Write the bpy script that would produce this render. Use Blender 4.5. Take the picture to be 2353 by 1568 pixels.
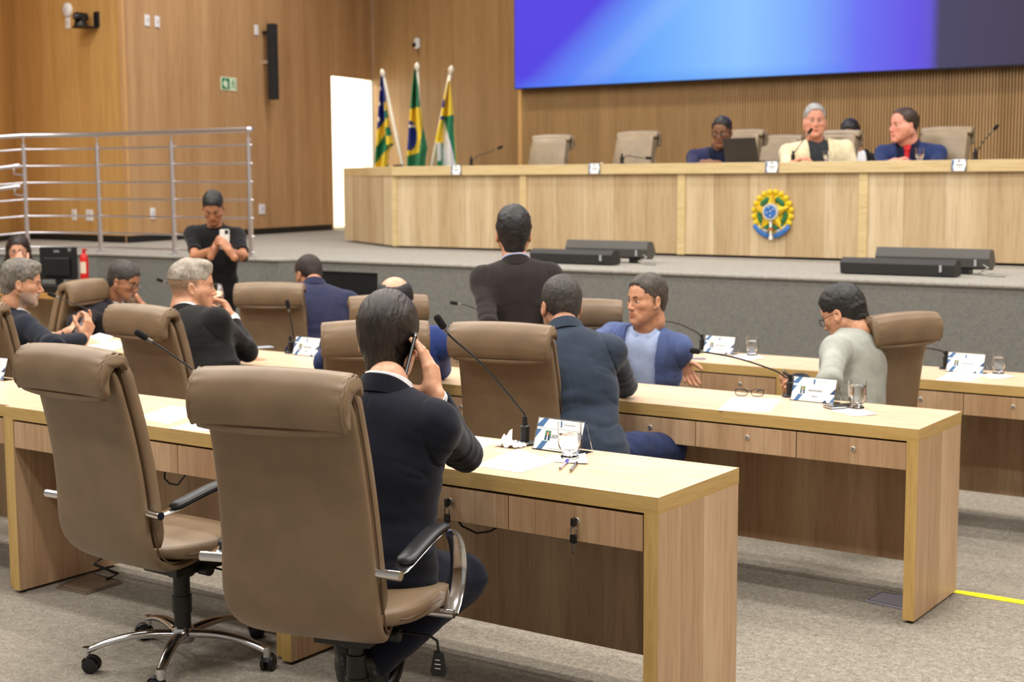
import bpy, bmesh, math, random
import numpy as np
from mathutils import Vector, Matrix
random.seed(7)
R = math.radians
PI = math.pi
S = bpy.context.scene
COL = S.collection
for _o in list(bpy.data.objects):
    bpy.data.objects.remove(_o)

# ------------------------------------------------------------------ camera
# world: X runs along the desk rows (right), Y towards the stage, Z up, floor of the rear tier = 0
IW, IH = 2353, 1568
F_PX, PITCH, ROLL, EYE, YAW = 3315.7, .1119, .005, 1.6277, .6075
def cam_axes():
    c, s = math.cos(YAW), math.sin(YAW)
    cp, sp = math.cos(PITCH), math.sin(PITCH)
    right = Vector((c, s, 0)); fwd = Vector((-s*cp, c*cp, -sp)); up = Vector((-s*sp, c*sp, cp))
    cr, sr = math.cos(ROLL), math.sin(ROLL)
    r2 = right*cr - up*sr
    u2 = right*sr + up*cr
    return r2, u2, fwd
CR, CU, CF = cam_axes()
cam_d = bpy.data.cameras.new('camera')
cam = bpy.data.objects.new('camera', cam_d)
COL.objects.link(cam)
cam.matrix_world = Matrix(((CR.x, CU.x, -CF.x, 0), (CR.y, CU.y, -CF.y, 0), (CR.z, CU.z, -CF.z, EYE), (0, 0, 0, 1)))
cam_d.sensor_width = 36
cam_d.lens = F_PX/IW*36
cam_d.clip_end = 100
cam_d.dof.use_dof = True
cam_d.dof.focus_distance = 4.2
cam_d.dof.aperture_fstop = 4.5
S.camera = cam
S.view_settings.view_transform = 'Standard'
S.view_settings.look = 'None'
S.view_settings.exposure = 0.0
S.view_settings.gamma = 1
S.view_settings.use_curve_mapping = False

def ray(px, py):
    a = (px-IW/2)/F_PX; b = (IH/2-py)/F_PX
    return CF + CR*a + CU*b
def atY(px, py, y):            # point of the photo on the plane Y = y
    r = ray(px, py); return r*(y/r.y) + Vector((0, 0, EYE))
def atZ(px, py, z):
    r = ray(px, py); return r*((z-EYE)/r.z) + Vector((0, 0, EYE))
def atX(px, py, x):
    r = ray(px, py); return r*(x/r.x) + Vector((0, 0, EYE))
def pix(p):
    q = Vector(p)-Vector((0, 0, EYE)); d = q.dot(CF)
    return IW/2+F_PX*q.dot(CR)/d, IH/2-F_PX*q.dot(CU)/d, d

# ------------------------------------------------------------------ world and room lights
def srgb(r, g, b):
    f = lambda c: (c/255/12.92 if c/255 <= .04045 else ((c/255+.055)/1.055)**2.4)
    return (f(r), f(g), f(b), 1)
W = bpy.data.worlds.new('world'); S.world = W; W.use_nodes = True
W.node_tree.nodes['Background'].inputs[0].default_value = (1, .96, .9, 1)
W.node_tree.nodes['Background'].inputs[1].default_value = .38
CEIL = 5.6
def area(name, loc, sx, sy, watts, col=(1, .965, .92), rot=(0, 0, 0)):
    l = bpy.data.lights.new(name, 'AREA'); l.shape = 'RECTANGLE'; l.size = sx; l.size_y = sy
    l.energy = watts; l.color = col
    o = bpy.data.objects.new(name, l); COL.objects.link(o); o.location = loc; o.rotation_euler = rot
    return o
LIGHTS = []
for yy, ww in ((0.2, 62), (2.0, 80), (3.8, 78), (5.6, 76), (7.4, 74), (9.4, 56), (12.2, 66)):
    for xx in (-10.5, -6.5, -2.5, 1.5):
        LIGHTS.append((xx, yy, ww))
for xx, yy, ww in LIGHTS:
    area('ceiling_light', (xx, yy, CEIL-.06), 1.2, .3, ww)

# ------------------------------------------------------------------ materials
MATS = {}
def nt(m):
    m.use_nodes = True
    return m.node_tree, m.node_tree.nodes['Principled BSDF']
def mat(name, col, rough=.5, metal=0, spec=None, trans=0, ior=1.45, emit=None, estr=0, alpha=1, sheen=0, coat=0):
    if name in MATS: return MATS[name]
    m = bpy.data.materials.new(name); t, b = nt(m)
    c = col if len(col) == 4 else srgb(*col)
    b.inputs['Base Color'].default_value = c; b.inputs['Roughness'].default_value = rough
    b.inputs['Metallic'].default_value = metal; b.inputs['IOR'].default_value = ior
    if trans: b.inputs['Transmission Weight'].default_value = trans
    if spec is not None: b.inputs['Specular IOR Level'].default_value = spec
    if emit: b.inputs['Emission Color'].default_value = srgb(*emit); b.inputs['Emission Strength'].default_value = estr
    if alpha < 1: b.inputs['Alpha'].default_value = alpha
    if sheen: b.inputs['Sheen Weight'].default_value = sheen
    if coat: b.inputs['Coat Weight'].default_value = coat
    MATS[name] = m; return m
def add(t, typ, **kw):
    n = t.nodes.new(typ)
    for k, v in kw.items(): setattr(n, k, v)
    return n
def ramp(t, stops, fac):
    r = add(t, 'ShaderNodeValToRGB'); e = r.color_ramp.elements
    while len(e) < len(stops): e.new(.5)
    for i, (p, c) in enumerate(stops):
        e[i].position = p; e[i].color = c if len(c) == 4 else srgb(*c)
    t.links.new(fac, r.inputs[0]); return r.outputs[0]
def noise(t, vec, scale, detail=3, rough=.55, dist=0):
    n = add(t, 'ShaderNodeTexNoise'); n.inputs['Scale'].default_value = scale
    n.inputs['Detail'].default_value = detail; n.inputs['Roughness'].default_value = rough
    n.inputs['Distortion'].default_value = dist
    t.links.new(vec, n.inputs['Vector']); return n.outputs['Fac']
def mapping(t, sc, loc=(0, 0, 0)):
    tc = add(t, 'ShaderNodeTexCoord'); m = add(t, 'ShaderNodeMapping')
    m.inputs['Scale'].default_value = sc; m.inputs['Location'].default_value = loc
    t.links.new(tc.outputs['Object'], m.inputs[0]); return m.outputs[0]
def mix(t, a, b, f, typ='MIX'):
    n = add(t, 'ShaderNodeMix', data_type='RGBA', blend_type=typ)
    for s, v in ((n.inputs[0], f), (n.inputs[6], a), (n.inputs[7], b)):
        if hasattr(v, 'links') or hasattr(v, 'is_linked'): t.links.new(v, s)
        else: s.default_value = v
    return n.outputs[2]
def bump(t, b, h, strength, dist=.01):
    n = add(t, 'ShaderNodeBump'); n.inputs['Strength'].default_value = strength; n.inputs['Distance'].default_value = dist
    t.links.new(h, n.inputs['Height']); t.links.new(n.outputs[0], b.inputs['Normal'])
def wood(name, lo, mid, hi, sc, seam=None, rough=.42, bscale=1, plank=0):
    """sc: object-space scale, small along the grain"""
    m = bpy.data.materials.new(name); t, b = nt(m); v = mapping(t, sc)
    big = noise(t, v, .55*bscale, 3, .5, .6); fine = noise(t, v, 7*bscale, 4, .65, .2)
    c1 = ramp(t, [(.3, lo), (.5, mid), (.7, hi)], big)
    dk = srgb(*[int(k*.86) for k in lo])
    c2 = ramp(t, [(.3, dk), (.55, srgb(255, 255, 255))], fine)
    c = mix(t, c1, c2, .32, 'MULTIPLY')
    if plank:
        tc2 = add(t, 'ShaderNodeTexCoord'); sp_ = add(t, 'ShaderNodeSeparateXYZ'); t.links.new(tc2.outputs['Object'], sp_.inputs[0])
        a_ = add(t, 'ShaderNodeMath', operation='ADD'); t.links.new(sp_.outputs[0], a_.inputs[0]); t.links.new(sp_.outputs[1], a_.inputs[1])
        q_ = add(t, 'ShaderNodeMath', operation='MULTIPLY'); t.links.new(a_.outputs[0], q_.inputs[0]); q_.inputs[1].default_value = plank
        f_ = add(t, 'ShaderNodeMath', operation='FLOOR'); t.links.new(q_.outputs[0], f_.inputs[0])
        w_ = add(t, 'ShaderNodeTexWhiteNoise', noise_dimensions='1D'); t.links.new(f_.outputs[0], w_.inputs['W'])
        c = mix(t, c, ramp(t, [(0, (226, 218, 208)), (1, (255, 255, 255))], w_.outputs['Value']), 1, 'MULTIPLY')
        fr_ = add(t, 'ShaderNodeMath', operation='FRACT'); t.links.new(q_.outputs[0], fr_.inputs[0])
        c = mix(t, c, ramp(t, [(0, (190, 176, 160)), (.03, (255, 255, 255))], fr_.outputs[0]), .6, 'MULTIPLY')
    t.links.new(c, b.inputs['Base Color']); b.inputs['Roughness'].default_value = rough
    bump(t, b, fine, .08, .002)
    MATS[name] = m; return m
M_TOP = wood('oak_laminate_top', (204, 173, 138), (219, 190, 156), (228, 202, 171), (.5, 7, 7), rough=.38)
M_BAND_H = wood('oak_edge_horizontal', (184, 148, 86), (200, 166, 102), (208, 176, 112), (.8, 8, 14))
M_BAND_V = wood('oak_edge_vertical', (190, 154, 90), (205, 170, 104), (214, 182, 118), (14, 8, .8))
M_PANEL = wood('oak_laminate_vertical', (188, 153, 118), (208, 175, 140), (222, 194, 158), (7, 7, .55), plank=7.3)
M_DAISP = wood('pale_laminate_vertical', (198, 172, 134), (216, 194, 156), (230, 212, 178), (5, 5, .3), bscale=1.4, plank=3.1)
M_DAISB = wood('pale_edge', (206, 180, 130), (216, 192, 142), (222, 200, 152), (.6, 6, 10))
M_WALL = wood('veneer_wall', (174, 135, 92), (186, 147, 103), (194, 157, 113), (9, 9, .35), rough=.45)
M_WALL2 = wood('veneer_wall_yellow', (190, 146, 84), (200, 156, 93), (208, 166, 103), (9, 9, .35), rough=.45)
M_SLAT = wood('slat_wood', (168, 131, 84), (180, 143, 95), (190, 153, 105), (9, 9, .35), rough=.5)
def carpet(name, a, b_, c, sc=1., st=.5):
    m = bpy.data.materials.new(name); t, b = nt(m)
    v = mapping(t, (1, 1, 1)); f1 = noise(t, v, 90*sc, 3, .8); f2 = noise(t, v, 34*sc, 3, .6, .5)
    f3 = noise(t, v, 260*sc, 2, .7)
    x = add(t, 'ShaderNodeMath', operation='ADD'); t.links.new(f1, x.inputs[0]); t.links.new(f3, x.inputs[1])
    y = add(t, 'ShaderNodeMath', operation='MULTIPLY'); t.links.new(x.outputs[0], y.inputs[0]); y.inputs[1].default_value = .5
    z = add(t, 'ShaderNodeMix', data_type='FLOAT'); z.inputs[0].default_value = .22
    t.links.new(y.outputs[0], z.inputs[2]); t.links.new(f2, z.inputs[3])
    t.links.new(ramp(t, [(.36, a), (.5, b_), (.64, c)], z.outputs[0]), b.inputs['Base Color'])
    b.inputs['Roughness'].default_value = .95; b.inputs['Specular IOR Level'].default_value = .1
    bump(t, b, y.outputs[0], st, .01)
    MATS[name] = m; return m
M_CARPET = carpet('grey_carpet', (104, 98, 88), (146, 139, 127), (184, 176, 162))
M_STAGE = carpet('stage_carpet', (128, 125, 118), (156, 152, 144), (178, 174, 166), .7)
M_RISER = carpet('riser_carpet', (106, 106, 102), (124, 124, 119), (140, 139, 133), .8)
def leather(name, col, rough=.38):
    m = bpy.data.materials.new(name); t, b = nt(m); v = mapping(t, (1, 1, 1))
    f = noise(t, v, 260, 2, .6); g = noise(t, v, 9, 2, .5)
    c = srgb(*col); c2 = srgb(*[int(k*.93) for k in col])
    t.links.new(ramp(t, [(.35, c2), (.65, c)], g), b.inputs['Base Color'])
    b.inputs['Roughness'].default_value = rough; b.inputs['Specular IOR Level'].default_value = .45
    bump(t, b, f, .12, .001); MATS[name] = m; return m
M_LEATHER = leather('tan_leather', (132, 110, 85), .42)
M_LEATHER2 = leather('taupe_leather', (158, 140, 114))
M_PIPE = leather('leather_seam', (98, 76, 54))
M_CHROME = mat('chrome', (215, 215, 218), .14, 1)
M_STEEL = mat('brushed_steel', (224, 222, 228), .3, 1)
M_BLACK = mat('black_plastic', (24, 24, 25), .42)
M_PAD = mat('black_soft_pad', (30, 30, 32), .38)
M_WHITE = mat('white_plastic', (226, 226, 228), .45)
M_PAPER = mat('white_paper', (246, 246, 246), .8)
M_DARK = mat('dark_void', (12, 12, 13), .9)

# ------------------------------------------------------------------ mesh helpers
class MB:
    def __init__(s): s.v = []; s.f = []; s.m = []
    def add(s, vs, fs, mi=0):
        o = len(s.v); s.v += [tuple(map(float, p)) for p in vs]; s.f += [tuple(i+o for i in f) for f in fs]; s.m += [mi]*len(fs)
    def box(s, x0, x1, y0, y1, z0, z1, mi=0, fm=None):
        # faces: bottom, top, front(-y), back(+y), left(-x), right(+x)
        vs = [(x0,y0,z0),(x1,y0,z0),(x1,y1,z0),(x0,y1,z0),(x0,y0,z1),(x1,y0,z1),(x1,y1,z1),(x0,y1,z1)]
        fs = [(0,3,2,1),(4,5,6,7),(0,1,5,4),(2,3,7,6),(3,0,4,7),(1,2,6,5)]
        o = len(s.v); s.v += vs; s.f += [tuple(i+o for i in f) for f in fs]; s.m += list(fm) if fm else [mi]*6
    def tbox(s, M, sx, sy, sz, mi=0):
        vs = [M @ Vector((a*sx/2, b*sy/2, c*sz/2)) for c in (-1, 1) for a, b in ((-1,-1),(1,-1),(1,1),(-1,1))]
        s.add(vs, [(0,3,2,1),(4,5,6,7),(0,1,5,4),(2,3,7,6),(3,0,4,7),(1,2,6,5)], mi)
    def rings(s, rs, mi=0, cap=True, closed=False):
        n = len(rs[0]); vs = [p for r in rs for p in r]; fs = []
        K = len(rs)
        for i in range(K if closed else K-1):
            a, b = i*n, ((i+1) % K)*n
            for j in range(n):
                k = (j+1) % n; fs.append((a+j, a+k, b+k, b+j))
        if cap and not closed:
            fs.append(tuple(range(n))[::-1]); fs.append(tuple((K-1)*n+j for j in range(n)))
        s.add(vs, fs, mi)
    def tube(s, pts, r, n=10, mi=0, cap=True, closed=False, flat=None):
        pts = [Vector(p) for p in pts]; rr = [r]*len(pts) if (isinstance(r, tuple) or not hasattr(r, '__len__')) else r
        rs = []; up = None
        for i, p in enumerate(pts):
            a = pts[i-1] if (i or closed) else p; b = pts[(i+1) % len(pts)] if (i < len(pts)-1 or closed) else p
            d = (b-a).normalized()
            if up is None: up = d.orthogonal().normalized() if flat is None else Vector(flat)
            up = (up - d*up.dot(d)).normalized(); sd = d.cross(up)
            q = rr[i] if hasattr(rr[i], '__len__') else (rr[i], rr[i])
            rs.append([p + up*math.cos(2*PI*j/n)*q[0] + sd*math.sin(2*PI*j/n)*q[1] for j in range(n)])
        s.rings(rs, mi, cap, closed)
    def cyl(s, c, r, h, n=20, mi=0, axis='z', r2=None):
        c = Vector(c); d = {'x': Vector((1,0,0)), 'y': Vector((0,1,0)), 'z': Vector((0,0,1))}[axis]
        s.tube([c-d*h/2, c+d*h/2], [r, r if r2 is None else r2], n, mi)
    def lathe(s, prof, n=24, mi=0, c=(0, 0, 0), cap=True):
        rs = [[(c[0]+r*math.cos(2*PI*j/n), c[1]+r*math.sin(2*PI*j/n), c[2]+z) for j in range(n)] for r, z in prof]
        s.rings(rs, mi, cap)
    def ball(s, c, r, n=12, mi=0, sc=(1, 1, 1)):
        rs = []
        for i in range(1, n//2+1):
            a = -PI/2 + PI*i/(n//2+1)
            rs.append([(c[0]+r*sc[0]*math.cos(a)*math.cos(2*PI*j/n), c[1]+r*sc[1]*math.cos(a)*math.sin(2*PI*j/n), c[2]+r*sc[2]*math.sin(a)) for j in range(n)])
        s.rings(rs, mi)
    def prism(s, poly, y0, y1, mi=0, M=None):       # poly in (x, z), extruded along y
        vs = [Vector((x, y0, z)) for x, z in poly] + [Vector((x, y1, z)) for x, z in poly]
        if M: vs = [M @ v for v in vs]
        n = len(poly)
        s.add(vs, [tuple(range(n)), tuple(range(2*n-1, n-1, -1))] + [(i, i+n, (i+1) % n+n, (i+1) % n) for i in range(n)], mi)
    def mesh(s, name, mats, smooth=False, bevel=0):
        me = bpy.data.meshes.new(name); me.from_pydata(s.v, [], s.f)
        for m in (mats if isinstance(mats, (list, tuple)) else [mats]): me.materials.append(m)
        me.polygons.foreach_set('material_index', s.m)
        bm = bmesh.new(); bm.from_mesh(me); bmesh.ops.recalc_face_normals(bm, faces=bm.faces)
        if bevel:
            es = [e for e in bm.edges if len(e.link_faces) == 2 and e.calc_face_angle(0) > .6]
            bmesh.ops.bevel(bm, geom=es, offset=bevel, segments=2, affect='EDGES', profile=.5)
        bm.to_mesh(me); bm.free()
        if smooth:
            me.polygons.foreach_set('use_smooth', [True]*len(me.polygons))
            if smooth != True:
                try: me.set_sharp_from_angle(angle=smooth)
                except Exception: pass
        me.update(); return me
def link(name, me, parent=None, loc=None, rot=None):
    o = bpy.data.objects.new(name, me); COL.objects.link(o)
    if parent is not None: o.parent = parent
    if loc is not None: o.location = loc
    if rot is not None: o.rotation_euler = rot
    return o
def part(name, mb, mats, parent, smooth=False, bevel=0, label=None, **k):
    o = link(name, mb.mesh(name, mats, smooth, bevel), parent, **k)
    if label: o['label'] = label
    return o
def tag(o, label, cat, group=None):
    o['label'] = label; o['category'] = cat
    if group: o['group'] = group
    return o
def thing(name, label, cat, loc=(0, 0, 0), rz=0, group=None):
    o = bpy.data.objects.new(name, None); COL.objects.link(o); o.empty_display_size = .1
    o.location = loc; o.rotation_euler = (0, 0, rz); return tag(o, label, cat, group)
def struct(name, mb, mats, **k):
    o = link(name, mb.mesh(name, mats, k.get('smooth', False), k.get('bevel', 0))); o['kind'] = 'structure'; return o
def dup(root, loc, rz, label, group=None):
    kids = {}
    for o in list(COL.objects):
        if o.parent: kids.setdefault(o.parent, []).append(o)
    r = root.copy(); COL.objects.link(r); r.location = loc; r.rotation_euler = (0, 0, rz); r['label'] = label
    if group: r['group'] = group
    def rec(src, dst):
        for ch in kids.get(src, []):
            c = ch.copy(); COL.objects.link(c); c.parent = dst; rec(ch, c)
    rec(root, r); return r
def text_mesh(txt, size, depth=.0005, bold=False):
    cu = bpy.data.curves.new('t', 'FONT'); cu.body = txt; cu.size = size; cu.extrude = depth
    cu.align_x = 'CENTER'; cu.align_y = 'CENTER'
    if bold: cu.offset = size*.02
    o = bpy.data.objects.new('t', cu); COL.objects.link(o)
    dg = bpy.context.evaluated_depsgraph_get(); me = bpy.data.meshes.new_from_object(o.evaluated_get(dg))
    vs = [tuple(v.co) for v in me.vertices]; fs = [tuple(p.vertices) for p in me.polygons]
    bpy.data.objects.remove(o); bpy.data.meshes.remove(me)
    return vs, fs
# ------------------------------------------------------------------ the room
TIER = [0, -.06, -.12, -.18]
STEPY = [3.96, 5.76, 7.52]
ZS = .97                                     # stage height
m = MB(); ys = [-6]+STEPY+[16.5]
for i in range(4): m.box(-17, 7, ys[i], ys[i+1], -.5, TIER[i])
struct('floor', m, M_CARPET)
# stage: front edge runs along X and bends towards the seats on the left
edge = [(7, 8.96), (-8.4, 8.96)] + [tuple(atZ(x, y, ZS))[:2] for x, y in ((640, 595.5), (392, 588), (222, 582), (60, 581), (-60, 581))]
NX0, NX1 = atY(700, 650, 8.96).x, atY(868, 650, 8.96).x
m = MB()
e2 = edge+[(-17, edge[-1][1]), (-17, 17), (7, 17)]
n = len(e2)
vs = [(x, y, z) for z in (-.3, ZS) for x, y in e2]
fm = [tuple(range(n, 2*n))]
m.add(vs, fm, 0)
for i in range(n):
    if i == 0:
        # riser with the dark service opening
        def q(x0, x1, z0, z1, y=8.96): m.add([(x0, y, z0), (x1, y, z0), (x1, y, z1), (x0, y, z1)], [(0, 1, 2, 3)], 1)
        ZT, ZB = .875, .30
        q(NX1, 7, -.3, ZS); q(-8.4, NX1, ZT, ZS); q(-8.4, NX1, -.3, ZB)
        q(-8.4, NX0, ZB, ZT)
        m.box(NX0, NX1, 8.97, 9.9, ZB, ZT, 2)
        o = 8.965
    else:
        m.add([vs[i], vs[(i+1) % n], vs[(i+1) % n+n], vs[i+n]], [(0, 1, 2, 3)], 1)
# rounded carpeted nosing along the front edge
m.tube([(x, y-.004, ZS-.012) for x, y in edge], .014, 8, 0)
o = link('stage_floor', m.mesh('stage_floor', [M_STAGE, M_RISER, M_DARK])); o['kind'] = 'structure'
m = MB(); m.box(NX0+.02, NX1-.02, 8.90, 9.0, -.18, .55); m.box(NX0+.02, NX1-.02, 8.965, 9.3, .50, .54)
g = mat('dark_grey_board', (58, 60, 58), .8)
tag(part('opening_cover', m, g, None), 'dark grey board closing the lower half of the black opening in the stage front', 'panel')

WA, WB, WC, WD = Vector((-12.12, 10.30, 0)), Vector((-13.02, 15.42, 0)), Vector((-14.2, 10.45, 0)), Vector((-12.9, 8.85, 0))
WE = Vector((-9.78, 14.45, 0))
MAINY = 14.0
XS = atY(1195, 300, MAINY).x
def wallbox(m, P, Q, z0, z1, off=0, th=.04, mi=0, t0=0, t1=1):
    P = Vector(P); Q = Vector(Q); d = Q-P; nrm = Vector((d.y, -d.x, 0)).normalized()   # towards the room
    a = P+d*t0+nrm*off; b = P+d*t1+nrm*off; c = b-nrm*th; e = a-nrm*th
    vs = [(p.x, p.y, z) for z in (z0, z1) for p in (a, b, c, e)]
    m.add(vs, [(0,3,2,1),(4,5,6,7),(0,1,5,4),(2,3,7,6),(3,0,4,7),(1,2,6,5)], mi)
def onwall(px, py, P, Q):
    P = Vector(P); Q = Vector(Q); n_ = (Q-P).cross(Vector((0, 0, 1))); r = ray(px, py); o_ = Vector((0, 0, EYE))
    return o_ + r*((P-o_).dot(n_)/r.dot(n_))
d0 = onwall(761, 174, WA, WB); tdoor = (Vector((d0.x, d0.y, 0))-WA).length/(WB-WA).length
DTOP = d0.z
m = MB()
wallbox(m, WA, WB, ZS-.1, CEIL, t1=tdoor)
wallbox(m, WA, WB, DTOP, CEIL, t0=tdoor, t1=1.0)
struct('wall_left', m, M_WALL)
m = MB(); wallbox(m, WC, WA, ZS-.1, CEIL, .003, t1=.998); wallbox(m, WD, WC, ZS-.1, CEIL)
struct('wall_corner', m, M_WALL2)
m = MB()
for P, Q, a, b in ((WA, WB, 0, tdoor-.01), (WC, WA, 0, 1), (WD, WC, 0, 1)):
    wallbox(m, P, Q, ZS, ZS+.075, .006, .02, 0, a, b)
struct('baseboard_left', m, mat('black_skirting', (20, 19, 18), .6))
# bright side room behind the open doorway
mw = mat('white_wall', (250, 249, 244), .7)
m = MB(); nr = Vector(((WB-WA).y, -(WB-WA).x, 0)).normalized()
fl = WA+(WB-WA)*tdoor
m.box(-16.2, -16.1, 12.8, 17, ZS, 4.2); m.box(-16.2, -13.1, 16.3, 16.4, ZS, 4.2); m.box(-16.2, -13.2, 12.7, 12.8, ZS, 4.2)
m.box(-16.2, -13.25, 12.8, 16.4, 4.2, 4.3); m.box(-13.2, -13.06, 15.43, 16.3, ZS, 4.2)
struct('wall_side_room', m, mw)
m = MB(); wallbox(m, WA, WB, ZS, ZS+.03, .0, .35, 0, tdoor, .99); m.box(-16.1, -13.3, 12.8, 16.3, ZS, ZS+.02)
struct('trim_1', m, mat('cream_threshold', (240, 232, 198), .6))
area('side_room_light', (-14.6, 14.8, 4.1), 1.2, 1.2, 130, (1, .98, .92))
# slatted walls
def slats(m, P, Q, z0, z1, pitch=.03, w=.018, dep=.034):
    P = Vector(P); Q = Vector(Q); L = (Q-P).length; k = int(L/pitch)
    wallbox(m, P, Q, z0, z1, -dep, .05, 1)
    for i in range(k):
        wallbox(m, P, Q, z0, z1, 0, dep, 0, (i*pitch+.3*pitch)/L, (i*pitch+.3*pitch+w)/L)
M_SLATBACK = mat('slat_backing_shade', (34, 25, 17), .9)  # backing coloured near-black to deepen the shade between the slats
m = MB(); slats(m, WB, WE, ZS, CEIL, .033, .022); struct('wall_slatted', m, [M_SLAT, M_SLATBACK])
m = MB(); wallbox(m, (XS-.02, MAINY+.5, 0), (XS-.02, MAINY-.0, 0), ZS, CEIL, 0, .03)
wallbox(m, (XS-.02, MAINY, 0), (XS+.03, MAINY, 0), ZS, CEIL, .01, .03)
struct('trim_2', m, mat('pale_wood_trim', (206, 162, 100), .5))
m = MB(); slats(m, (XS+.03, MAINY, 0), (-1.6, MAINY, 0), ZS, 2.9, .0302, .0168)
for i in range(0): wallbox(m, (XS+.03, MAINY, 0), (XS+.04, MAINY, 0), ZS, 2.9, .0005, .02, 1, 1+i*62, 1.35+i*62)
struct('wall_back', m, [M_SLAT, M_SLATBACK])
m = MB(); m.box(XS, 7, MAINY+.02, MAINY+.2, 2.9, CEIL); m.box(-1.6, 7, MAINY, MAINY+.2, ZS, 2.9); struct('wall_back_upper', m, M_SLAT)
m = MB(); m.box(-17, 7.2, -6, 17, CEIL, CEIL+.1); struct('ceiling', m, mat('ceiling_white', (225, 222, 214), .9))
m = MB(); m.box(7, 7.2, -6, 17, -.3, CEIL); struct('wall_right', m, M_WALL)
m = MB(); m.box(-17.2, -17, -6, 8.8, -.5, CEIL); struct('wall_far_left', m, M_WALL2)

# video wall: a lit gradient picture
sl, sb = atY(1184, 203, 13.86), atY(1184, 203, 13.86).z
scr = thing('video_wall', 'huge video wall showing a blue and violet gradient on the slatted wall', 'screen', (sl.x, 13.86, sb))
m = MB(); SW, SH = 8.2, 2.3
m.box(-.012, SW, .0, .1, -.012, SH); part('housing', m, mat('screen_housing', (34, 34, 60), .5), scr)
m = MB(); m.add([(0, -.004, 0), (SW, -.004, 0), (SW, -.004, SH), (0, -.004, SH)], [(0, 1, 2, 3)])
ms = bpy.data.materials.new('led_picture'); t, b = nt(ms)
tc = add(t, 'ShaderNodeTexCoord'); sx = add(t, 'ShaderNodeSeparateXYZ'); t.links.new(tc.outputs['Object'], sx.inputs[0])
def mth(op, a, b_=None, c_=None):
    n_ = add(t, 'ShaderNodeMath', operation=op)
    for i, v in enumerate((a, b_, c_)):
        if v is None: continue
        if hasattr(v, 'links'): t.links.new(v, n_.inputs[i])
        else: n_.inputs[i].default_value = v
    return n_.outputs[0]
u = mth('DIVIDE', sx.outputs[0], 5.72)
skew = mth('MULTIPLY_ADD', sx.outputs[2], .10, u)
skew2 = mth('MULTIPLY_ADD', sx.outputs[2], -.22, u)
top = ramp(t, [(0, (86, 84, 232)), (.1, (84, 120, 244)), (.3, (104, 168, 252)), (.5, (140, 196, 254)), (.62, (122, 170, 252)), (.72, (104, 112, 242)), (.82, (98, 82, 226)), (.845, (96, 82, 210)), (.862, (70, 66, 96)), (1, (66, 60, 84))], u)
lft = ramp(t, [(0, (82, 66, 226)), (.12, (100, 140, 248)), (.3, (255, 255, 255))], skew2)
fac = ramp(t, [(.0, (255, 255, 255)), (.22, (0, 0, 0))], skew2)
low = ramp(t, [(0, (255, 255, 255)), (.13, (0, 0, 0))], sx.outputs[2])
c = mix(t, top, lft, fac)
cl = mix(t, c, srgb(58, 130, 246), .35)
lf = mth('MULTIPLY', low, mth('LESS_THAN', u, .7))
c = mix(t, c, cl, lf)
t.links.new(c, b.inputs['Emission Color']); b.inputs['Emission Strength'].default_value = 1.0
b.inputs['Base Color'].default_value = (.01, .01, .01, 1); b.inputs['Roughness'].default_value = .6; b.inputs['Specular IOR Level'].default_value = .1
part('led_surface', m, ms, scr)

# ------------------------------------------------------------------ presiding bench on the stage
DY = 10.85
dz1 = 1.752; dz0 = 1.665
jx = [-2.62] + [atY(x, 400, DY).x for x in (1985, 1566, 1202, 905)]
ex, ey = atZ(792, 555, ZS).x, atZ(792, 555, ZS).y
dais = thing('presiding_bench', 'long pale oak presiding bench with angled left end standing on the stage', 'desk', (0, DY, ZS))
m = MB(); H0, H1 = dz0-ZS, dz1-ZS
poly = [(-1.2, 0), (jx[4], 0), (ex, ey-DY), (ex, ey-DY+.6), (jx[4]+.2, .62), (-1.2, .62)]
k = len(poly); vs = [(x, y-(.03 if y < .5 else 0), z) for z in (H0, H1) for x, y in poly]
m.add(vs, [tuple(range(k))[::-1], tuple(range(k, 2*k))]+[(i, (i+1) % k, (i+1) % k+k, i+k) for i in range(k)], 0)
part('tabletop', m, M_DAISB, dais, bevel=.003)
segs = [(-1.2, jx[0])]+[(jx[i], jx[i+1]) for i in range(4)]
for i, (a, b_) in enumerate(segs):
    m = MB(); m.box(min(a, b_)+.02, max(a, b_)-.02, .012, .035, .02, H0); part('front_panel', m, M_DAISP, dais)
for x in jx[:4]:
    m = MB(); m.box(x-.035, x+.035, -.006, .05, .015, H0); part('post', m, M_DAISB, dais)
m = MB(); wallbox(m, (ex, ey-DY, 0), (jx[4]-.02, 0, 0), .02, H0, 0, .03); part('front_panel', m, M_DAISP, dais)
m = MB(); m.box(ex, ex+.03, ey-DY, ey-DY+.58, .02, H0); part('end_panel', m, M_DAISP, dais)
m = MB(); m.box(jx[4]-.03, jx[4]+.03, .0, .05, .015, H0); part('post', m, M_DAISB, dais)
m = MB(); m.box(jx[4], -1.2, .03, .05, 0, .03); part('plinth', m, M_DARK, dais)

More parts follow.
